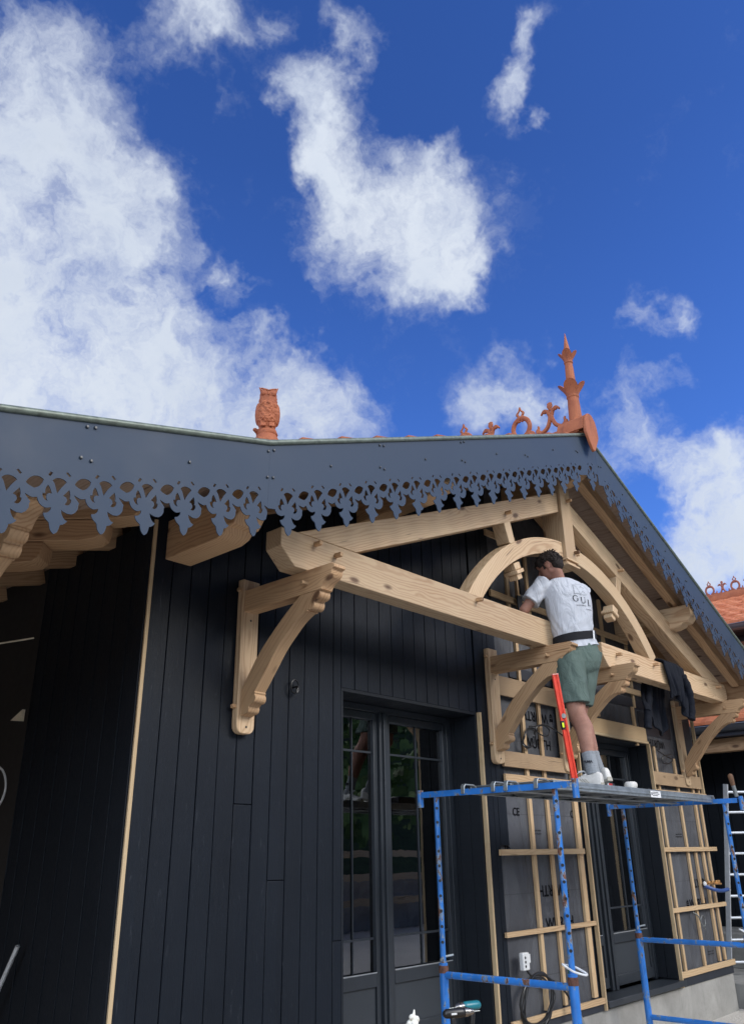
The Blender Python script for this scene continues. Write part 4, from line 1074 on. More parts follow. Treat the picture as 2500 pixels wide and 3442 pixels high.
# ------------------------------------------------------------------ the worker
man = empty('person', (0, 0, 0), 'person in white printed t-shirt and green shorts standing on the scaffold, seen from behind', 'person')
V = Vector
hipL, hipR = V((6.15, -.74, 1.50)), V((6.33, -.83, 1.51))
kneeL, kneeR = V((6.015, -.84, 1.035)), V((6.19, -.74, 1.03))
ankL, ankR = V((5.90, -.985, .575)), V((6.14, -.91, .60))
pel, waist, chest = V((6.24, -.775, 1.60)), V((6.235, -.77, 1.78)), V((6.235, -.75, 2.05))
neckb = V((6.20, -.715, 2.22))
Rr = V((.80, -.60, 0)); Ff = V((.60, .80, 0)); Uz = V((0, 0, 1))
shL, shR = V((6.065, -.615, 2.16)), V((6.365, -.815, 2.12))
elL, elR = V((5.925, -.49, 1.93)), V((6.53, -.52, 1.92))
wrL, wrR = V((6.16, -.35, 1.90)), V((6.42, -.33, 1.91))
hc = V((6.135, -.665, 2.345))
# head frame: looks to the wall, left and down
hf = V((-.12, .91, -.40)).normalized(); hr = hf.cross(Uz).normalized(); hu = hr.cross(hf).normalized()
mh = Matrix(((hr.x, hf.x, hu.x), (hr.y, hf.y, hu.y), (hr.z, hf.z, hu.z)))
def H(x, y, z): return hc+mh@V((x, y, z))
b = MB()
# legs
def leg(hp, kn, an, toe):
    b.cap(hp, kn.lerp(hp, .12), .100, .078, 18); b.cap(kn.lerp(hp, .12), kn, .078, .070, 18)
    fwd = (toe-an); fwd.z = 0; fwd.normalize(); ax = (an-kn)
    b.ell(kn+fwd*.026, (.052, .050, .06), 14)
    cm = kn.lerp(an, .30)-fwd*.024
    b.cap(kn.lerp(an, .04)-fwd*.004, cm, .066, .072, 18); b.cap(cm, kn.lerp(an, .62)-fwd*.008, .072, .056, 18); b.cap(kn.lerp(an, .60), an, .055, .034, 16)
    b.ell(kn.lerp(an, .27)-fwd*.030+V((.014, 0, 0)), (.052, .046, .10), 14)
    b.cap(an, an-V((0, 0, .05))-fwd*.005, .034, .030); b.cap(an-V((0, 0, .05)), toe+V((0, 0, -.015)), .03, .02)
toeL, toeR = V((5.885, -.80, .49)), V((6.19, -.74, .485))
leg(hipL, kneeL, ankL, toeL); leg(hipR, kneeR, ankR, toeR)
for p, r_ in ((pel, (.165, .12, .12)), (waist, (.145, .10, .15)), (chest, (.165, .11, .17))):
    b.ell(p, r_, 20, Matrix(((Rr.x, Ff.x, 0), (Rr.y, Ff.y, 0), (0, 0, 1))))
b.cap(shL, shR, .055, .055); b.cap(neckb-V((0, 0, .04)), H(0, -.03, -.07), .062, .054, 16)
for sh, el, wr in ((shL, elL, wrL), (shR, elR, wrR)):
    b.cap(sh, el, .056, .043, 16); b.cap(el, el.lerp(wr, .3), .043, .043, 16); b.cap(el.lerp(wr, .3), wr, .043, .028, 16)
    # hand: palm, four fingers, thumb
    d = (wr-el).normalized(); sd_ = d.cross(Uz).normalized(); pm = wr+d*.055
    b.cap(wr, pm+d*.02, .028, .030, 12, 1.2)
    for i, (o_, L_) in enumerate(((-.030, .062), (-.010, .074), (.010, .070), (.029, .055))):
        base = pm+d*.035+sd_*o_; mid = base+d*L_*.5-Uz*.012; tip_ = mid+d*L_*.35-Uz*.034
        b.cap(base, mid, .0100, .0092, 8); b.cap(mid, tip_, .0092, .0075, 8)
    tb = wr+d*.025+sd_*(-.030); b.cap(tb, tb-sd_*.030+d*.035-Uz*.012, .0125, .010, 8); b.cap(tb-sd_*.030+d*.035-Uz*.012, tb-sd_*.028+d*.060-Uz*.03, .010, .008, 8)
# head
b.ell(H(0, -.012, .022), (.083, .103, .100), 22, mh)
b.ell(H(0, .030, -.030), (.070, .072, .082), 18, mh)
b.ell(H(0, .058, -.078), (.040, .038, .030), 14, mh)
b.cap(H(-.045, .0, -.065), H(0, .070, -.090), .026, .022); b.cap(H(.045, .0, -.065), H(0, .070, -.090), .026, .022)
b.cap(H(0, .092, .018), H(0, .118, -.030), .010, .015, 10)
b.ell(H(0, .094, .038), (.055, .016, .012), 12, mh)
for s_ in (-1, 1):
    b.ell(H(s_*.034, .088, .014), (.015, .012, .011), 10, mh); b.ell(H(s_*.016, .106, -.036), (.010, .010, .008), 8, mh)
    b.ell(H(s_*.082, -.008, -.012), (.010, .026, .036), 14, mh); b.cap(H(s_*.086, -.022, .018), H(s_*.090, -.028, -.010), .006, .006, 8)
    b.ell(H(s_*.080, -.004, -.042), (.008, .010, .011), 8, mh)
b.ell(H(0, .098, -.058), (.024, .012, .006), 10, mh); b.ell(H(0, .096, -.068), (.020, .012, .006), 10, mh)
body = b.build('body', SKIN, man, remesh=.0068, sm=4)
# hair: cap of locks
hb = MB(); rh = random.Random(11)
hb.ell(H(0, -.020, .036), (.090, .106, .092), 26, mh); hb.ell(H(0, -.066, -.008), (.078, .060, .080), 20, mh); hb.ell(H(0, .055, .074), (.066, .056, .038), 18, mh)
hb.ell(H(.0, .092, .058), (.052, .030, .024), 14, mh); hb.ell(H(-.058, .040, .042), (.030, .045, .040), 14, mh); hb.ell(H(.058, .040, .042), (.030, .045, .040), 14, mh)
hb.cap(H(-.072, .026, .02), H(-.074, .028, -.03), .013, .008, 10); hb.cap(H(.072, .026, .02), H(.074, .028, -.03), .013, .008, 10)
for i in range(900):
    th = rh.uniform(0, 2*PI); ph = math.acos(rh.uniform(-.5, 1))
    n_ = V((math.sin(ph)*math.cos(th), math.sin(ph)*math.sin(th), math.cos(ph)))
    if n_.y > .45 and n_.z < .25: continue
    if abs(n_.x) > .80 and n_.z < -.12 and n_.y > -.35: continue
    p = V((n_.x*.090, -.020+n_.y*.107, .035+n_.z*.093))
    sw = V((n_.x*.15, n_.y*.1+(.75 if n_.y > -.2 and n_.z > .2 else -.05), -.75 if n_.z < .65 else -.1))+V((rh.gauss(0, .22), rh.gauss(0, .22), rh.gauss(0, .15)))
    sw.normalize(); L_ = rh.uniform(.02, .036)
    q1 = p+n_*.001; q2 = p+sw*L_*.5+n_*.0035; q3 = p+sw*L_+n_*rh.uniform(-.004, .002)
    hb.tube([H(*p), H(*q1), H(*q2), H(*q3)], [.005, .005, .0042, .0014], 5)
hair = hb.build('hair', HAIR, man, remesh=.0026, sm=0)
# t-shirt
def ring(c, rx, ry, tilt=0., n=72, sq=2.3, fold=None, R_=Rr, F_=Ff):
    out = []
    for k in range(n):
        a = 2*PI*k/n; ca, sa_ = math.cos(a), math.sin(a)
        x = math.copysign(abs(ca)**(2/sq), ca)*rx; y = math.copysign(abs(sa_)**(2/sq), sa_)*ry
        f = 1+(fold(a) if fold else 0)
        out.append(c+R_*x*f+F_*y*f+Uz*tilt*ca)
    return out
b = MB()
secs = [(0., V((6.245, -.772, 1.665)), .176, .128, .028), (.12, V((6.235, -.770, 1.72)), .172, .122, .024), (.3, V((6.232, -.768, 1.80)), .182, .126, .018), (.5, V((6.235, -.760, 1.90)), .198, .132, .01), (.68, V((6.236, -.752, 2.0)), .208, .138, 0), (.82, V((6.236, -.745, 2.08)), .210, .136, -.0), (.92, V((6.233, -.738, 2.145)), .200, .118, 0), (.98, V((6.222, -.728, 2.195)), .150, .095, .0), (1.0, V((6.21, -.722, 2.222)), .088, .078, 0)]
rings = []
NS = 46
for i in range(NS+1):
    t = i/NS
    for j in range(len(secs)-1):
        if secs[j][0] <= t <= secs[j+1][0]: break
    a, c = secs[j], secs[j+1]; u = (t-a[0])/(c[0]-a[0])
    cc = a[1].lerp(c[1], u); rx = a[2]+(c[2]-a[2])*u; ry = a[3]+(c[3]-a[3])*u; tl_ = a[4]+(c[4]-a[4])*u
    amp = .046*max(0, 1-t/.62)+.006
    def fold(an, t=t, amp=amp):
        s1 = math.sin(an*9+t*14+1.5*math.sin(an*3+t*6)); s2 = math.sin(an*4-t*22+2)
        return amp*(.55*s1+.5*s2*abs(s2))+.02*noise.noise(V((math.cos(an)*2.2, math.sin(an)*2.2, t*5)))
    rings.append(ring(cc, rx, ry, tl_, fold=fold))
b.loft(rings)
def sleeve(sh, el, k=.62, r0=.078, r1=.083, nm=0):
    d = (el-sh).normalized(); p1 = sh.lerp(el, k); sd_, u_ = frame(d)
    rs = []
    for i in range(15):
        t = i/14; c = (sh-d*.05).lerp(p1, t); rr = r0+(r1-r0)*t
        rs.append([c+(sd_*math.cos(a)*rr*1.02+u_*math.sin(a)*rr)*(1+.05*math.sin(a*5+t*9+nm)+.03*math.sin(a*3-t*13)) for a in [2*PI*j/40 for j in range(40)]])
    b.loft(rs)
sleeve(shL, elL, .66, .076, .080, 0); sleeve(shR, elR, .60, .076, .082, 2)
tee = b.build('t_shirt', SHIRT, man, remesh=.0058, sm=3)
# shirt tail under the belt
b = MB(); rs = []
for i in range(9):
    t = i/8; c = V((6.245, -.775, 1.655-.062*t))
    rs.append(ring(c, .176+.016*t, .128+.016*t, .030+.010*t, fold=lambda an, t=t: .05*t*math.sin(an*8+t*3)+.03*t*math.sin(an*17+1)))
rs2 = [[p+(V((6.245, -.775, p.z))-p)*.05 for p in r_] for r_ in rs]
b.loft(rs+rs2[::-1], cap=False); b.build('shirt_tail', SHIRT, man, smooth=80)
b = MB(); rs = [ring(V((6.243, -.773, z)), rx, ry, .028, 64) for z, rx, ry in ((1.655, .170, .122), (1.655, .190, .142), (1.720, .187, .138), (1.720, .168, .120))]
b.loft(rs+[rs[0]], cap=False); b.build('belt', BELT, man, smooth=40)
bk = V((6.243, -.773, 1.688))+Rr*.115-Ff*.133
MB().beam(bk+V((-.004, 0, -.035)), bk+V((.004, .0, .043)), .012, .006, (-Ff)).build('belt_keeper', PAPER, man)
# shorts
b = MB(); rs = []
for (z, rx, ry, c) in ((1.635, .168, .125, V((6.245, -.775, 0))), (1.60, .180, .135, V((6.244, -.778, 0))), (1.52, .190, .142, V((6.24, -.785, 0))), (1.46, .188, .140, V((6.235, -.787, 0))), (1.40, .168, .125, V((6.225, -.79, 0))), (1.35, .12, .09, V((6.215, -.79, 0)))):
    rs.append(ring(V((c.x, c.y, z)), rx, ry, .018, sq=2.4))
b.loft(rs)
def sleg(hp, kn, r0, r1, ph):
    rs = []; lo = hp.lerp(kn, .84)
    F2 = V((.25, .97, 0)).normalized(); R2 = V((.97, -.25, 0)).normalized()
    for i in range(22):
        t = i/21; c = (hp+V((0, 0, .05))).lerp(lo, t)
        fo = lambda an, t=t: .045*t*math.sin(an*4+ph+t*3)+.025*math.sin(an*7-t*9+ph)+.02*math.sin(t*17+an*2)
        rs.append(ring(c, r0+(r1-r0)*t, (r0+(r1-r0)*t)*1.12, 0, 48, 2.1, fo, R2, F2))
    b.loft(rs)
sleg(hipL+V((-.005, 0, -.0)), kneeL, .120, .110, 0); sleg(hipR+V((.0, 0, -.0)), kneeR, .116, .102, 2)
b.build('shorts', SHORT, man, remesh=.0062, sm=7)
# socks
for (an, kn, nm) in ((ankL, kneeL, 0), (ankR, kneeR, 1)):
    b = MB(); d = (kn-an).normalized(); pts = []; rr = []
    for i in range(26):
        t = i/25; pts.append(an-V((0, 0, .04))*(1-t)+d*(.135*t)); rr.append(.052-.001*t+.0022*math.sin(i*2.3)*(1-t)+(.003 if i > 22 else 0))
    b.tube(pts, rr, 24); b.build('sock', SOCK, man, smooth=70)
sk = ankL+(kneeL-ankL).normalized()*.055
tb_ = text_mb('PUMA', .026, sk+V((-.056, .034, .0)), (.18, -.98, 0), (0, 0, 1), .0045); tb_.build('sock_mark', INK, man, smooth=0)
# shoes
def shoe(heel, toe, lift):
    s_ = empty('shoe'); s_.parent = man
    d = (toe-heel); L = d.length; d.normalize(); sd_ = d.cross(Uz).normalized(); n_ = sd_.cross(d).normalized()
    mt = Matrix(((sd_.x, d.x, n_.x, heel.x), (sd_.y, d.y, n_.y, heel.y), (sd_.z, d.z, n_.z, heel.z), (0, 0, 0, 1)))
    out = [(.0, -.01), (.028, -.004), (.037, .03), (.038, .08), (.042, .14), (.048, .20), (.046, .245), (.034, .282), (.012, .300)]
    def ol(k, z): return [(x*k, y, z) for x, y in out]+[(-x*k, y, z) for x, y in out[::-1][:-1]]
    b = MB(); b.loft([[(x*(1. if z < .02 else .97), y, z+.012*max(0, (y-.2)/.1)) for x, y, _ in ol(1, 0)] for z in (.0, .008, .022, .030)])
    b.xf(mt); b.build('sole', SOLE, s_, smooth=40)
    b = MB(); rs = []
    for (y, w_, h_) in ((-.006, .018, .058), (.0, .030, .080), (.02, .036, .090), (.045, .038, .090), (.075, .038, .086), (.105, .039, .086), (.13, .040, .080), (.16, .042, .068), (.19, .045, .057), (.22, .047, .049), (.245, .045, .043), (.268, .038, .037), (.286, .027, .030), (.298, .012, .020)):
        rs.append([(math.copysign(abs(math.cos(a))**.8, math.cos(a))*w_, y, .020+(h_ if math.sin(a) > 0 else .012)*math.copysign(abs(math.sin(a))**.75, math.sin(a))) for a in [2*PI*k/28 for k in range(28)]])
    b.loft(rs)
    b.xf(mt); b.build('upper', SHOE, s_, remesh=.0035, sm=2)
    b = MB()
    for s_2 in (-1, 1):
        for q3 in (.085, .105, .125): b.tube([(s_2*.041, q3, .030), (s_2*.040, q3+.035, .062)], .003, 6)
    b.xf(mt); b.build('side_stripe', SOLE, s_)
    b = MB()
    for i in range(5):
        y = .118+i*.020; z = .106-i*.0085; b.tube(interp([(-.026, y, z-.014), (0, y+.004, z+.002), (.026, y, z-.014)], 4), .0028, 6)
    b.tube(interp([(0, .12, .105), (-.03, .14, .118), (-.042, .185, .096), (-.03, .20, .06)], 6), .0026, 6); b.tube(interp([(0, .12, .105), (.02, .15, .125), (.0, .185, .120), (-.02, .14, .108)], 6), .0026, 6)
    b.xf(mt); b.build('laces', WHTP, s_, smooth=60)
    b = MB(); b.box(-.001, .001, .0, .001, 0, .001)
    return s_
shoe(V((5.888, -1.055, .448)), V((5.875, -.76, .448)), 0)
shoe(V((6.125, -1.0, .505)), V((6.19, -.73, .452)), .05)
# print on the back of the shirt
def wrap(o, off=.0035):
    m = o.modifiers.new('wrap', 'SHRINKWRAP'); m.target = tee; m.wrap_method = 'NEAREST_SURFACEPOINT'; m.wrap_mode = 'ABOVE_SURFACE'; m.offset = off
bx = V((6.235, -.752, 0)); 
def back(u_, z): return bx+Rr*u_-Ff*(.142)*math.sqrt(max(.05, 1-(u_/.235)**2))+Uz*z
def bend(mb, u0, z0):     # flat (x, z) art in mb bent round the back
    mb.v = [back(u0+v.x, z0+v.z) for v in mb.v]; return mb
def art_text(t, size, u0, z0, sx=1., sp=1., name='shirt_lettering'):
    mb = text_mb(t, size, (0, 0, 0), (1, 0, 0), (0, 0, 1), .0, sx, sp)
    o = bend(mb, u0, z0).build(name, INK, man, smooth=0); wrap(o); return o
art_text('BOIS ET METAL', .013, .010, 1.945, 1.1); art_text('CHARPENTE', .013, .098, 1.915, 1.)
b = MB()
def stroke(pts, w_=.0022):
    for (a, c) in zip(pts, pts[1:]):
        a = V((a[0], 0, a[1])); c = V((c[0], 0, c[1])); d = (c-a); L_ = d.length; d.normalize(); n_ = V((-d.z, 0, d.x))*w_/2
        k = max(1, int(L_/.008))
        for i in range(k):
            p, q_ = a+d*L_*i/k, a+d*L_*(i+1)/k; b.add([p-n_, q_-n_, q_+n_, p+n_], [(0, 1, 2, 3)])
rj = random.Random(4)
def rough(pts, j=.004, n=6):
    out = []
    for (a, c) in zip(pts, pts[1:]):
        for i in range(n): out.append((a[0]+(c[0]-a[0])*i/n+rj.uniform(-j, j), a[1]+(c[1]-a[1])*i/n+rj.uniform(-j, j)))
    return out+[pts[-1]]
stroke(rough([(0, .0), (.0, .10), (.05, .118), (.10, .112), (.155, .085), (.165, .02)], .005)); stroke(rough([(.004, .0), (.006, .095), (.03, .085), (.06, .0)], .002)); stroke(rough([(.06, .0), (.09, .035), (.125, .0)], .001), .002)
stroke(rough([(.07, .075), (.085, .085), (.11, .07), (.10, .06)], .002)); stroke(rough([(0, 0), (.03, .01), (.06, -.005), (.12, .0)], .003), .003)
bend(b, .006, 2.052); o_ = b.build('shirt_drawing', simple('grey_ink', (.10, .11, .12), .8, bump=0), man, smooth=0); wrap(o_)

def letter(strokes, u0, z0, k=1.):
    global b
    b = MB()
    for pts, w_ in strokes: stroke([(x*k, z*k) for x, z in pts], w_*k)
    o = bend(b, u0, z0).build('shirt_lettering', INK, man, smooth=0); wrap(o, .004)
GA = [(.024+.023*math.cos(R(a)), .027+.027*math.sin(R(a))) for a in range(42, 325, 14)]
letter([(GA[:8], .005), (GA[6:15], .0085), (GA[14:], .005), ([(.042, .024), (.042, .006)], .008), ([(.034, .025), (.051, .025)], .003), ([(.042, .050), (.042, .040)], .003)], -.012, 1.985)
UA = [(.023+.017*math.cos(R(a)), .018+.018*math.sin(R(a))) for a in range(180, 361, 15)]
letter([([(.006, .053), (.006, .018)], .0085), (UA, .0055), ([(.040, .018), (.040, .053)], .0035), ([(-.002, .053), (.014, .053)], .003), ([(.033, .053), (.047, .053)], .003)], .060, 1.972)
letter([([(.010, .053), (.010, .001)], .0085), ([(.001, .053), (.019, .053)], .003), ([(.001, .0015), (.036, .0015)], .0035), ([(.036, .001), (.039, .014)], .0035)], .124, 1.955)

# ------------------------------------------------------------------ spirit level
lv = empty('spirit_level', label='red spirit level standing upright in the scaffold socket beside the worker', cat='spirit level')
L0, L1 = V((4.872, -1.392, .43)), V((4.795, -1.372, 1.085))
dl = (L1-L0).normalized(); sl_ = V((.80, -.6, 0)); sl_ = (sl_-dl*sl_.dot(dl)).normalized(); nl = dl.cross(sl_).normalized()
def LV(s0, s1, a0, a1, n0, n1): 
    mb = MB(); P = [L0+dl*s+sl_*a+nl*n for s in (s0, s1) for a in (a0, a1) for n in (n0, n1)]
    return mb.add(P, [(0, 1, 3, 2), (4, 6, 7, 5), (0, 4, 5, 1), (2, 3, 7, 6), (0, 2, 6, 4), (1, 5, 7, 3)])
LT = (L1-L0).length
mb = MB()
for q_ in ((0, LT, -.020, -.008, -.010, .010), (0, LT, .008, .020, -.010, .010), (0, .295, -.0082, .0082, -.005, .005), (.42, LT, -.0082, .0082, -.005, .005), (.295, .42, -.0082, .0082, -.003, .003)):
    t_ = LV(*q_); mb.add(t_.v, t_.f)
mb.build('level_body', REDL, lv, bevel=.0015)
LV(.305, .362, -.022, .0, -.012, .012).build('vial_block', BLKP, lv, bevel=.003); LV(.318, .350, -.0205, -.006, -.0135, .0135).build('vial', YELV, lv, bevel=.003)
c_ = L0+dl*.392+sl_*.002; MB().lathe([(.012, -.013), (.015, -.013), (.015, .013), (.012, .013)], c_, 20, Matrix((sl_, dl, nl)).transposed()).build('vial_ring', GALV, lv)
LV(LT-.001, LT+.006, -.021, .021, -.011, .011).build('end_cap', simple('pale_red', (.7, .3, .25), .6), lv)

# ------------------------------------------------------------------ jacket over the tie beam
jk = MB()
X0 = 8.52
def sheet(prof_fn, x0, x1, nx, npf, th=.016):
    a = []
    for i in range(nx+1):
        u_ = i/nx; row = []
        for j in range(npf+1): row.append(V(prof_fn(u_, j/npf, x0+(x1-x0)*u_)))
        a.append(row)
    vs = [p for r_ in a for p in r_]; n = npf+1
    fs = [(i*n+j, (i+1)*n+j, (i+1)*n+j+1, i*n+j+1) for i in range(nx) for j in range(npf)]
    jk.add(vs, fs)
def pf(u_, t, x):
    # path from front hem up over the beam to the back hem
    zf = 1.42+.09*math.sin(u_*4+.3)-.06*u_; zb_ = 1.22+.12*math.cos(u_*5)
    fo = .018*math.sin(u_*16+t*3)+.012*math.sin(u_*31+t*9)
    top = 1.842
    if t < .45: k = t/.45; y = -.668-.016*math.sin(k*PI)+fo*(1-k*.6); z = zf+(top-.02-zf)*k; x = x+(.05-.16*(1-k))*(.5-u_)*-1*1.0
    elif t < .6: k = (t-.45)/.15; y = -.660+.19*k; z = top-.02+.04*math.sin(k*PI)+.012*math.sin(u_*18)
    else: k = (t-.6)/.4; y = -.455+.03*math.sin(k*3)+fo*k; z = top-.02-(top-.02-zb_)*k; x = x-.16*k*(1-u_*.6)
    return (x+.02*math.sin(t*13+u_*5), y, z)
sheet(pf, 8.33, 8.75, 44, 70)
jo = jk.build('jacket', NAVY, None, smooth=80); sd2 = jo.modifiers.new('thickness', 'SOLIDIFY'); sd2.thickness = .022; sd2.offset = 0
ss = jo.modifiers.new('sub', 'SUBSURF'); ss.levels = ss.render_levels = 1
tag(jo, 'dark navy jacket slung over the right half of the tie beam', 'jacket')
sv = MB()
for pts, r_ in (([(8.66, -.70, 1.72), (8.73, -.715, 1.58), (8.77, -.70, 1.42), (8.74, -.69, 1.27)], [.045, .055, .052, .045]), ([(8.34, -.47, 1.72), (8.28, -.46, 1.5), (8.24, -.44, 1.30), (8.22, -.43, 1.16)], [.05, .06, .06, .05])):
    P = interp(pts, 6); rr = [r_[0]+(r_[-1]-r_[0])*i/(len(P)-1)+.005*math.sin(i*1.9) for i in range(len(P))]
    sv = MB().tube(P, rr, 20, sq=.7); o_ = sv.build('sleeve', NAVY, jo, smooth=80)

# ------------------------------------------------------------------ things on the platform
zt = .385*KS
cu_ = MB().lathe([(.0, 0), (.036, 0), (.046, .01), (.050, .03), (.046, .046), (.034, .054), (.030, .050), (.028, .04), (0, .04)], (6.30, -1.08, zt+.001), 24, flute=lambda h, a: .06*math.sin(a*3+h*30))
o_ = cu_.build('tape_roll', CREAM if False else SHOE); o_.name = 'crumpled_cup'; tag(o_, 'small crumpled whitish cup lying on the steel platform', 'cup')
tb = empty('tool_box', label='low black and red tool case behind the feet of the worker on the platform', cat='tool case')
MB().box(6.28, 6.60, -.80, -.66, zt, zt+.075).build('case_body', BLKP, tb, bevel=.01)
mb = MB(); [mb.box(6.46+.02*k, 6.472+.02*k, -.81, -.8005, zt+.005, zt+.07) for k in range(4)]; mb.build('case_clip', REDP, tb, bevel=.002)
mb = MB(); mb.box(6.455, 6.465, -.812, -.8005, zt+.005, zt+.075); mb.build('case_stripe', WHTP, tb)
hm_ = empty('paint_brush', label='old paint brush stuck upright in the far trestle socket', cat='brush')
MB().tube([(7.749, -1.36, .43), (7.735, -1.35, .53)], .018, 12).build('brush_handle', GALVD, hm_); MB().cap((7.735, -1.35, .53), (7.728, -1.345, .60), .020, .024).build('bristles', BRUSHM, hm_)
# hanging cloth / glove on the arch side
mlt = MB(); mlt.loft([[(6.56+dx*(.5+t*.5)+.03*t, -.09+dy*.5, 2.50-.20*t) for dx, dy in ((-.05, -.02), (.05, -.03), (.06, .02), (-.04, .03))] for t in (0, .3, .7, 1.)])
o_ = mlt.build('hanging_pouch', MEMB2, bevel=.01); tag(o_, 'black cloth pouch hanging inside the arch, left of the head of the worker', 'pouch')
MB().box(6.52, 6.60, -.075, -.06, 2.02, 2.29).build('pouch_strap', MEMB2, o_)

# ------------------------------------------------------------------ cables, pipes, sockets on the wall
def loops(c, rx, rz_, n, seed, y=-.05):
    r_ = random.Random(seed); pts = []
    for k in range(n):
        ox, oz, ex, ez = r_.uniform(-.02, .02), r_.uniform(-.02, .02), rx*r_.uniform(.85, 1.1), rz_*r_.uniform(.85, 1.1)
        for i in range(12):
            a = 2*PI*i/12+.6; pts.append((c[0]+ox+ex*math.cos(a)+.04*math.sin(a), y+r_.uniform(-.012, .012), c[1]+oz+ez*math.sin(a)))
    return pts
cb_ = MB().tube(interp(loops((6.34, -1.08), .23, .19, 5, 1), 3), .0085, 8)
cb_.tube(interp([(6.26, -.05, -.89), (6.22, -.05, -.86), (6.18, -.05, -.80)], 4), .008, 8)
cb_.tube(interp([(6.55, -.05, -.95), (6.66, -.06, -1.0), (6.75, -.09, -1.10), (6.80, -.14, -1.24), (6.86, -.2, -1.6)], 5), .009, 8)
cb_ = cb_.build('cable_coil', BLKC); tag(cb_, 'coil of black cable hanging low on the membrane behind the near trestle', 'cable')
MB().tube(interp([(6.755, -.09, -1.11), (6.79, -.13, -1.2), (6.83, -.17, -1.34)], 4), .018, 10).build('grey_sleeve', GALVD, cb_)
so_ = empty('power_socket', label='white socket block hanging on the membrane above the cable coil', cat='socket')
MB().box(6.135, 6.225, -.075, -.035, -.85, -.725).build('socket_body', WHTP, so_, bevel=.008)
mb = MB(); [mb.lathe([(.010, 0), (.010, .002)], (6.165, -.0755, z), 12, Matrix.Rotation(R(90), 3, 'X')) for z in (-.76, -.79, -.82)]; mb.build('socket_hole', BLKP, so_)
MB().box(6.22, 6.245, -.07, -.04, -.80, -.74).build('socket_side', WHTP, so_)
for (pts, lb) in ((loops((6.56, .95), .105, .085, 2, 3, -.045), 'black cable ring hanging on the membrane left of the level'), ([(6.58, -.04, 1.065), (6.70, -.05, 1.075), (6.82, -.05, 1.095), (6.91, -.05, 1.06), (6.88, -.05, 1.01), (6.78, -.05, 1.0), (6.68, -.05, 1.03), (6.70, -.05, 1.075), (6.82, -.05, 1.10), (6.95, -.06, 1.08), (7.11, -.08, 1.02)], 'loose black cable loop sticking out of the membrane toward the level'), ([(9.26, -.03, 1.06), (9.45, -.05, 1.0), (9.64, -.04, .98), (9.52, -.05, .93), (9.34, -.05, .92), (9.36, -.05, .99), (9.58, -.05, 1.03)], 'black cable loop on the membrane beside the far bracket'), ([(9.60, -.02, -.62), (9.66, -.05, -.66), (9.72, -.05, -.74), (9.80, -.05, -.76), (9.84, -.04, -.70), (9.76, -.05, -.66), (9.70, -.05, -.72), (9.78, -.06, -.80)], 'tangle of stripped wires hanging on the far membrane panel')):
    o_ = MB().tube(interp(pts, 4), .0065, 8).build('cable_loop', BLKC if 'wires' not in lb else GALVD); tag(o_, lb, 'cable')
wr_ = MB().tube(interp([(3.70+.035*math.cos(a), -.035, 1.05+.045*math.sin(a)) for a in [i*.5 for i in range(14)]], 3), .005, 8); wr_.tube([(3.71, .0, 1.05), (3.71, -.06, 1.05)], .006, 8); wr_.cap((3.715, -.045, 1.045), (3.70, -.05, 1.01), .008, .006)
o_ = wr_.build('cable_ring', BLKC); tag(o_, 'small black cable ring poking out of the black boards above the glazed door', 'cable')
pi_ = empty('water_pipe', label='blue water pipe with brass valves sticking out of the far membrane panel', cat='pipe')
MB().tube(interp([(10.0, -.03, -.37), (10.08, -.10, -.41), (10.25, -.12, -.43), (10.42, -.13, -.42)], 6), .020, 12).build('blue_hose', BLUEP, pi_)
mb = MB(); mb.tube([(9.98, -.04, -.345), (10.34, -.09, -.36)], .012, 10); [mb.lathe([(.018, -.012), (.020, 0), (.018, .012)], (x, -.07, -.335), 10) for x in (10.06, 10.16, 10.27, 10.33)]; mb.build('brass_fitting', BRASS, pi_)
MB().ell((10.0, -.04, -.35), (.03, .02, .025), 10).build('sealant', WHTP, pi_)
gp = MB().box(6.90, 6.925, -.03, -.008, -1.14, -.88).build('green_strip', GREENP, bevel=.004); tag(gp, 'green plastic strip standing between the battens behind the near trestle', 'plastic strip')
# ------------------------------------------------------------------ printing on the membrane
def mark(t, size, x, z, rot=True, sx=1., y=.0195):
    xd = (-1, 0, 0) if rot else (1, 0, 0); zd = (0, 0, -1) if rot else (0, 0, 1)
    # rot: letters turned upside down, read from the other side of the sheet
    mb = text_mb(t, size, (x, y, z), xd, zd, .0, sx); mb.build('printed_mark', INKM, house, smooth=0)
for (x, z) in ((7.05, -.26), (10.22, -.30), (7.02, 1.22)): mark('WÜRTH', .125, x, z, True)
for (x, z) in ((6.60, -.60), (9.58, -.585), (6.50, .89)): mark('WÜRTH', .125, x+.07, z, False)
mark('WÜRTH', .12, 6.72, 2.205-.02, True); mark('WÜRTH', .12, 9.60, 1.22-.04, True, y=.0145)
for (x, z) in ((7.06, -.34), (6.59, -.56), (10.10, -.34), (9.60, -.545), (7.08, 1.19)):
    mb = MB(); mb.box(x-.03, x+.03, .0192, .0198, z-.03, z-.002); mb.box(x-.03, x+.03, .0192, .0198, z+.006, z+.014); mb.prism([(x-.03, .0195, z+.02), (x, .0195, z+.05), (x+.03, .0195, z+.02)], (0, .0003, 0)); mb.build('printed_logo', INKM, house)
mark('CE', .09, 6.29, .30, False); mark('CE', .09, 7.26, .30, False); mark('90', .08, 6.21, .075, True)
for (x, z) in ((6.72, .16), (9.72, .15), (6.38, 1.86), (10.1, -1.05)):
    mark('underlay membrane', .022, x, z, True); mark('vapour permeable', .022, x, z+.026, True)

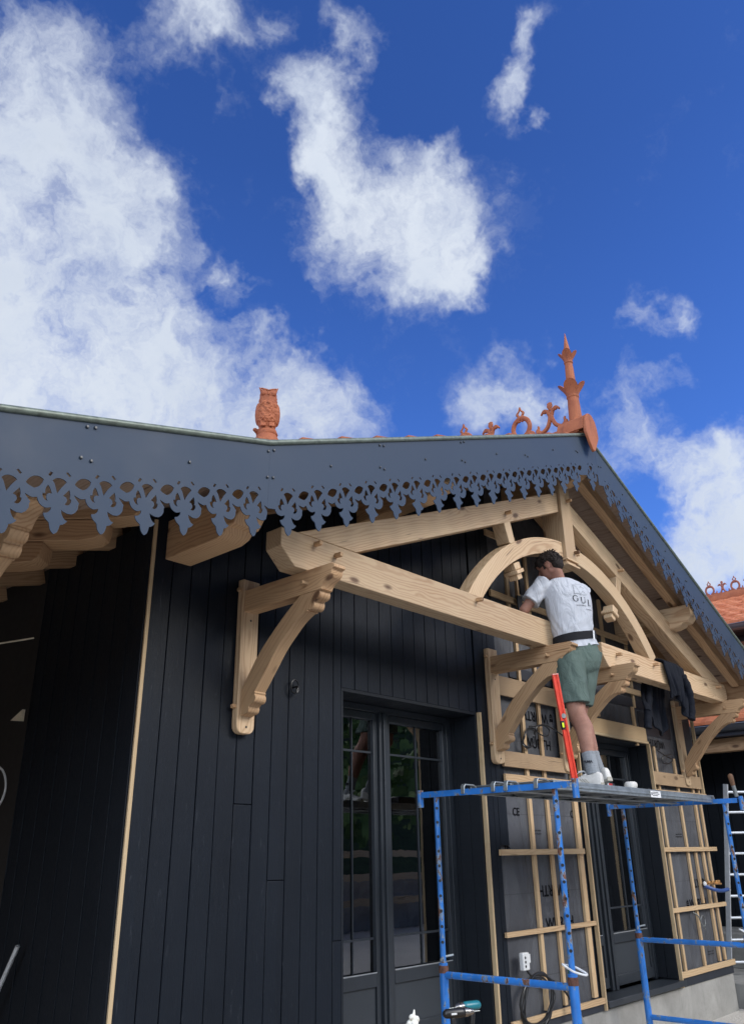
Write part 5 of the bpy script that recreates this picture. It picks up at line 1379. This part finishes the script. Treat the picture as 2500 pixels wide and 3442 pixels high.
# ------------------------------------------------------------------ tools below, on a small bench
bn = empty('work_bench', label='small wooden work bench below the frame in front of the glazed door', cat='bench')
MB().box(3.35, 4.35, -1.45, -.80, -.96, -.93, 'x').build('bench_top', OLDB, bn, bevel=.003)
for x in (3.40, 4.27): 
    for y in (-1.42, -.87): MB().box(x, x+.04, y, y+.04, GZ, -.9605, 'z').build('bench_leg', BATT, bn)
def drill(org, ang, body, lab, h=.0):
    d = empty('cordless_drill', label=lab, cat='drill', group='cordless drills on the bench'); zb0 = -.93
    m4 = Matrix.Translation((org[0], org[1], zb0)) @ Matrix.Rotation(R(ang), 4, 'Z') @ Matrix.Scale(.64, 4)
    MB().box(-.055, .065, -.035, .035, 0, .055).xf(m4).build('battery', BLKP, d, bevel=.008)
    MB().cap((.0, 0, .05), (-.022, 0, .20), .021, .024, 14).xf(m4).build('grip', BLKP, d)
    b_ = MB().cap((-.075, 0, .235), (.06, 0, .235), .036, .038, 18); b_.xf(m4).build('motor_housing', body, d)
    MB().lathe([(.034, .0), (.036, .03), (.030, .035), (.030, .05), (.026, .06), (.020, .085), (.008, .095), (.004, .097)], (0, 0, 0), 20).xf(m4 @ Matrix.Translation((.085, 0, .235)) @ Matrix.Rotation(R(90), 4, 'Y')).build('chuck', simple('chuck_steel', (.3, .29, .28), .25, .9), d)
    MB().tube([(.18, 0, .235), (.235, 0, .235)], .004, 8).xf(m4).build('bit', GALV, d)
    MB().box(-.05, .0, -.0375, -.034, .228, .242).xf(m4).build('white_mark', WHTP, d)
drill((4.00, -1.02), -25, BLKP, 'black cordless drill pointing right, behind the blue trestle leg')
drill((4.235, -.95), 165, TEAL, 'teal cordless drill pointing left, right of the blue trestle leg')
fo = empty('foam_can', label='aerosol can with dried white foam on its nozzle at the bottom edge', cat='can')
MB().lathe([(.034, 0), (.035, .01), (.035, .085), (.030, .095), (.030, .10), (.012, .112), (.010, .12)], (3.70, -.98, -.93), 24).build('can_body', GALV, fo)
mb = MB(); rr_ = random.Random(8)
for i in range(16): mb.ell((3.70+rr_.uniform(-.03, .02), -.98+rr_.uniform(-.02, .02), -.805+rr_.uniform(0, .045)), (.013, .013, .014), 8)
mb.cap((3.705, -.98, -.76), (3.712, -.98, -.735), .010, .005, 8)
mb.build('foam', FOAM, fo, remesh=.004)

# ------------------------------------------------------------------ ladder, right-hand building
ld = empty('ladder', label='tall aluminium ladder leaning in the dark opening right of the house', cat='ladder')
B0, B1 = V((11.15, .30, -1.40)), V((11.22, -.02, .78)); DX = V((.72, -.70, 0)).normalized()*.44
for k in (0, 1): MB().beam(B0+DX*k, B1+DX*k, .026, .06, (0, 1, 0)).build('stile', ALU, ld, bevel=.003)
n = 9
for i in range(n):
    t = (i+.6)/n; p = B0.lerp(B1, t); MB().tube([p, p+DX], .016, 10).build('rung', ALU, ld)
rb_ = empty('tiled_wing', label='right hand wing with bright orange clay tile roofs above a dark open porch', cat='building')
XR = 12.6
def rtiles(name, x0, z0, x1, z1, y0, y1, par):
    rows = int(math.hypot(x1-x0, z1-z0)/.155); mb = MB()
    for i in range(rows):
        t0, t1 = i/rows, (i+1.12)/rows
        xa, za, xb, zb = x0+(x1-x0)*t0, z0+(z1-z0)*t0, x0+(x1-x0)*t1, z0+(z1-z0)*t1
        y = y0+(i % 2)*.10
        while y < y1:
            e = y+.205; jz = rb.uniform(0, .012); cu2 = .016
            m_ = (y+e)/2
            v = [(xa, y+.002, za+.022+jz), (xa, m_, za+.022+jz+cu2), (xa, e-.002, za+.022+jz), (xb, e-.002, zb+.004+jz), (xb, m_, zb+.004+jz+cu2), (xb, y+.002, zb+.004+jz), (xa, y+.002, za-.004), (xa, e-.002, za-.004)]
            mb.add(v, [(0, 1, 4, 5), (1, 2, 3, 4), (6, 7, 2, 1, 0)], [(p[1], math.hypot(p[0]-x0, p[2]-z0)+.001, 0) for p in v]); y = e
    mb.build(name, TILE, par, smooth=0)
YA, YBk = -3.0, 5.5
EU = (12.60, 3.17); RU = (14.6, 4.12)     # upper eave, ridge
EL = (12.05, 1.66); RL = (13.0, 2.32)     # lower roof
rtiles('upper_tiles', EU[0], EU[1], RU[0], RU[1], YA, YBk, rb_)
rtiles('lower_tiles', EL[0], EL[1], RL[0], RL[1], YA, YBk, rb_)
MB().prism([(EU[0], YA, EU[1]-.03), (RU[0], YA, RU[1]-.03), (RU[0]+2, YA, RU[1]-.98), (RU[0]+2, YA, RU[1]-1.1), (EU[0]+.1, YA, EU[1]-.12)], (0, YBk-YA, 0)).build('upper_deck', MEMB2, rb_)
MB().prism([(EL[0], YA, EL[1]-.02), (RL[0], YA, RL[1]-.02), (RL[0], YA, RL[1]-.12), (EL[0], YA, EL[1]-.07)], (0, YBk-YA, 0)).build('lower_deck', MEMB2, rb_)
mb = MB(); mb.tube([(RU[0], YA, RU[1]+.0), (RU[0], YBk, RU[1]+.0)], .13, 20); mb.build('ridge_tiles', TERRA, rb_)
MB().box(13.0, 13.15, YA+.1, YBk, 2.0, 3.10).build('upper_wall', MEMB2, rb_)
MB().box(12.93, 13.0, YA, YBk, 2.70, 2.95, 'y').build('brown_fascia', wood('red_brown_timber', c4(.26, .12, .07), c4(.14, .06, .04)), rb_)
for (x, z, nm) in ((EU[0]-.06, EU[1]-.05, 'g'), (EL[0]-.06, EL[1]-.05, 'g')):
    pts = [(x+.085*math.cos(a), YA, z+.085*math.sin(a)) for a in [PI+PI*i/14 for i in range(15)]]
    inn = [(x+.078*math.cos(a), YA, z+.078*math.sin(a)) for a in [2*PI-PI*i/14 for i in range(15)]]
    g_ = MB().prism(pts+inn, (0, YBk-YA, 0)); g_.tube([(x-.085, YA, z+.004), (x-.085, YBk, z+.004)], .011, 10); g_.build('gutter', GUTT, rb_)
MB().box(12.15, 12.30, YA, YBk, 1.28, 1.46, 'y').build('porch_beam', PINE2, rb_, bevel=.006)
MB().box(12.0, 12.6, YA, YBk, 1.47, 1.58).build('porch_ceiling', MEMB2, rb_)
dw = MB(); y = -3.
while y < 5.4: dw.box(13.0, 13.03, y+.003, y+.16, GZ, 1.99, 'z'); y += .165
dw.build('dark_boarding', BLACK2, rb_)
MB().box(13.03, 13.2, YA, YBk, GZ, 1.99).build('inner_wall', MEMB2, rb_)
MB().box(10.5, 13.0, 3.3, 3.5, GZ, 1.9).build('end_wall', BLACK2, rb_)
G5 = 'terracotta ridge crests on the far wing'
for i, y_ in enumerate((.885, .655, .43, .20, -.03)):
    src = cr_ if i % 2 == 0 else cl_
    c = src.copy(); c.data = src.data.copy(); c.data.materials[0] = TERRAD; COL.objects.link(c); c.name = 'far_ridge_crest'; c.location = (RU[0], y_, RU[1]+.10); c.scale = (.72, .72, .72)
    c['group'] = G5; c['label'] = ['dark terracotta ring crest nearest the barge board on the far wing ridge', 'dark terracotta lily crest between the two ring crests on the far wing ridge', 'dark terracotta ring crest right of the lily crest on the far wing ridge', 'dark terracotta lily crest at the right edge of the picture', 'dark terracotta ring crest past the right edge on the far wing ridge'][i]
# concrete steps and small weeds at the right
st = empty('concrete_steps', label='grey concrete steps at the right hand corner of the house', cat='steps')
MB().box(10.6, 13.0, -.6, 3.2, GZ, -1.40).build('step', CONC, st, bevel=.006); MB().box(10.0, 13.0, -1.15, -.62, GZ, -1.50).build('step', CONC, st, bevel=.006)
MB().box(11.9, 12.9, .3, 3.2, -1.399, -1.0).build('landing', CONC, st, bevel=.006)
wd = MB()
for i in range(60):
    c = V((11.2+rnd.uniform(0, .5), .9+rnd.uniform(-.2, .3), -1.39)); a = V((rnd.gauss(0, .05), rnd.gauss(0, .05), rnd.uniform(.06, .22))); s_ = V((rnd.uniform(-1, 1), rnd.uniform(-1, 1), 0)).normalized()*.018
    wd.add([c-s_*.3, c+a*.5-s_, c+a, c+a*.5+s_], [(0, 1, 2, 3)])
o_ = wd.build('weeds', LEAF, smooth=0); tag(o_, 'tuft of green weeds at the foot of the ladder', 'weeds', kind='stuff')

# ------------------------------------------------------------------ bits at the left edge
o_ = MB().tube([(2.46, .86, -.44), (2.40, 1.25, -1.16)], .013, 10).build('conduit', ALU); tag(o_, 'pale rigid conduit leaning in the dark porch at bottom left', 'conduit')
o_ = MB().tube(interp([(2.40, 1.55, .62), (2.47, 1.42, .55), (2.49, 1.38, .42), (2.47, 1.45, .30), (2.40, 1.60, .25)], 6), .007, 8).build('hanging_cable', WHTP); tag(o_, 'thin white cable loop hanging in the dark porch at the left edge', 'cable')
o_ = MB().tube([(1.7, 1.65, 1.18), (2.40, 1.10, 1.36)], .006, 8).build('string_line', CREAM); tag(o_, 'thin pale cord stretched across the top of the dark porch', 'cord')
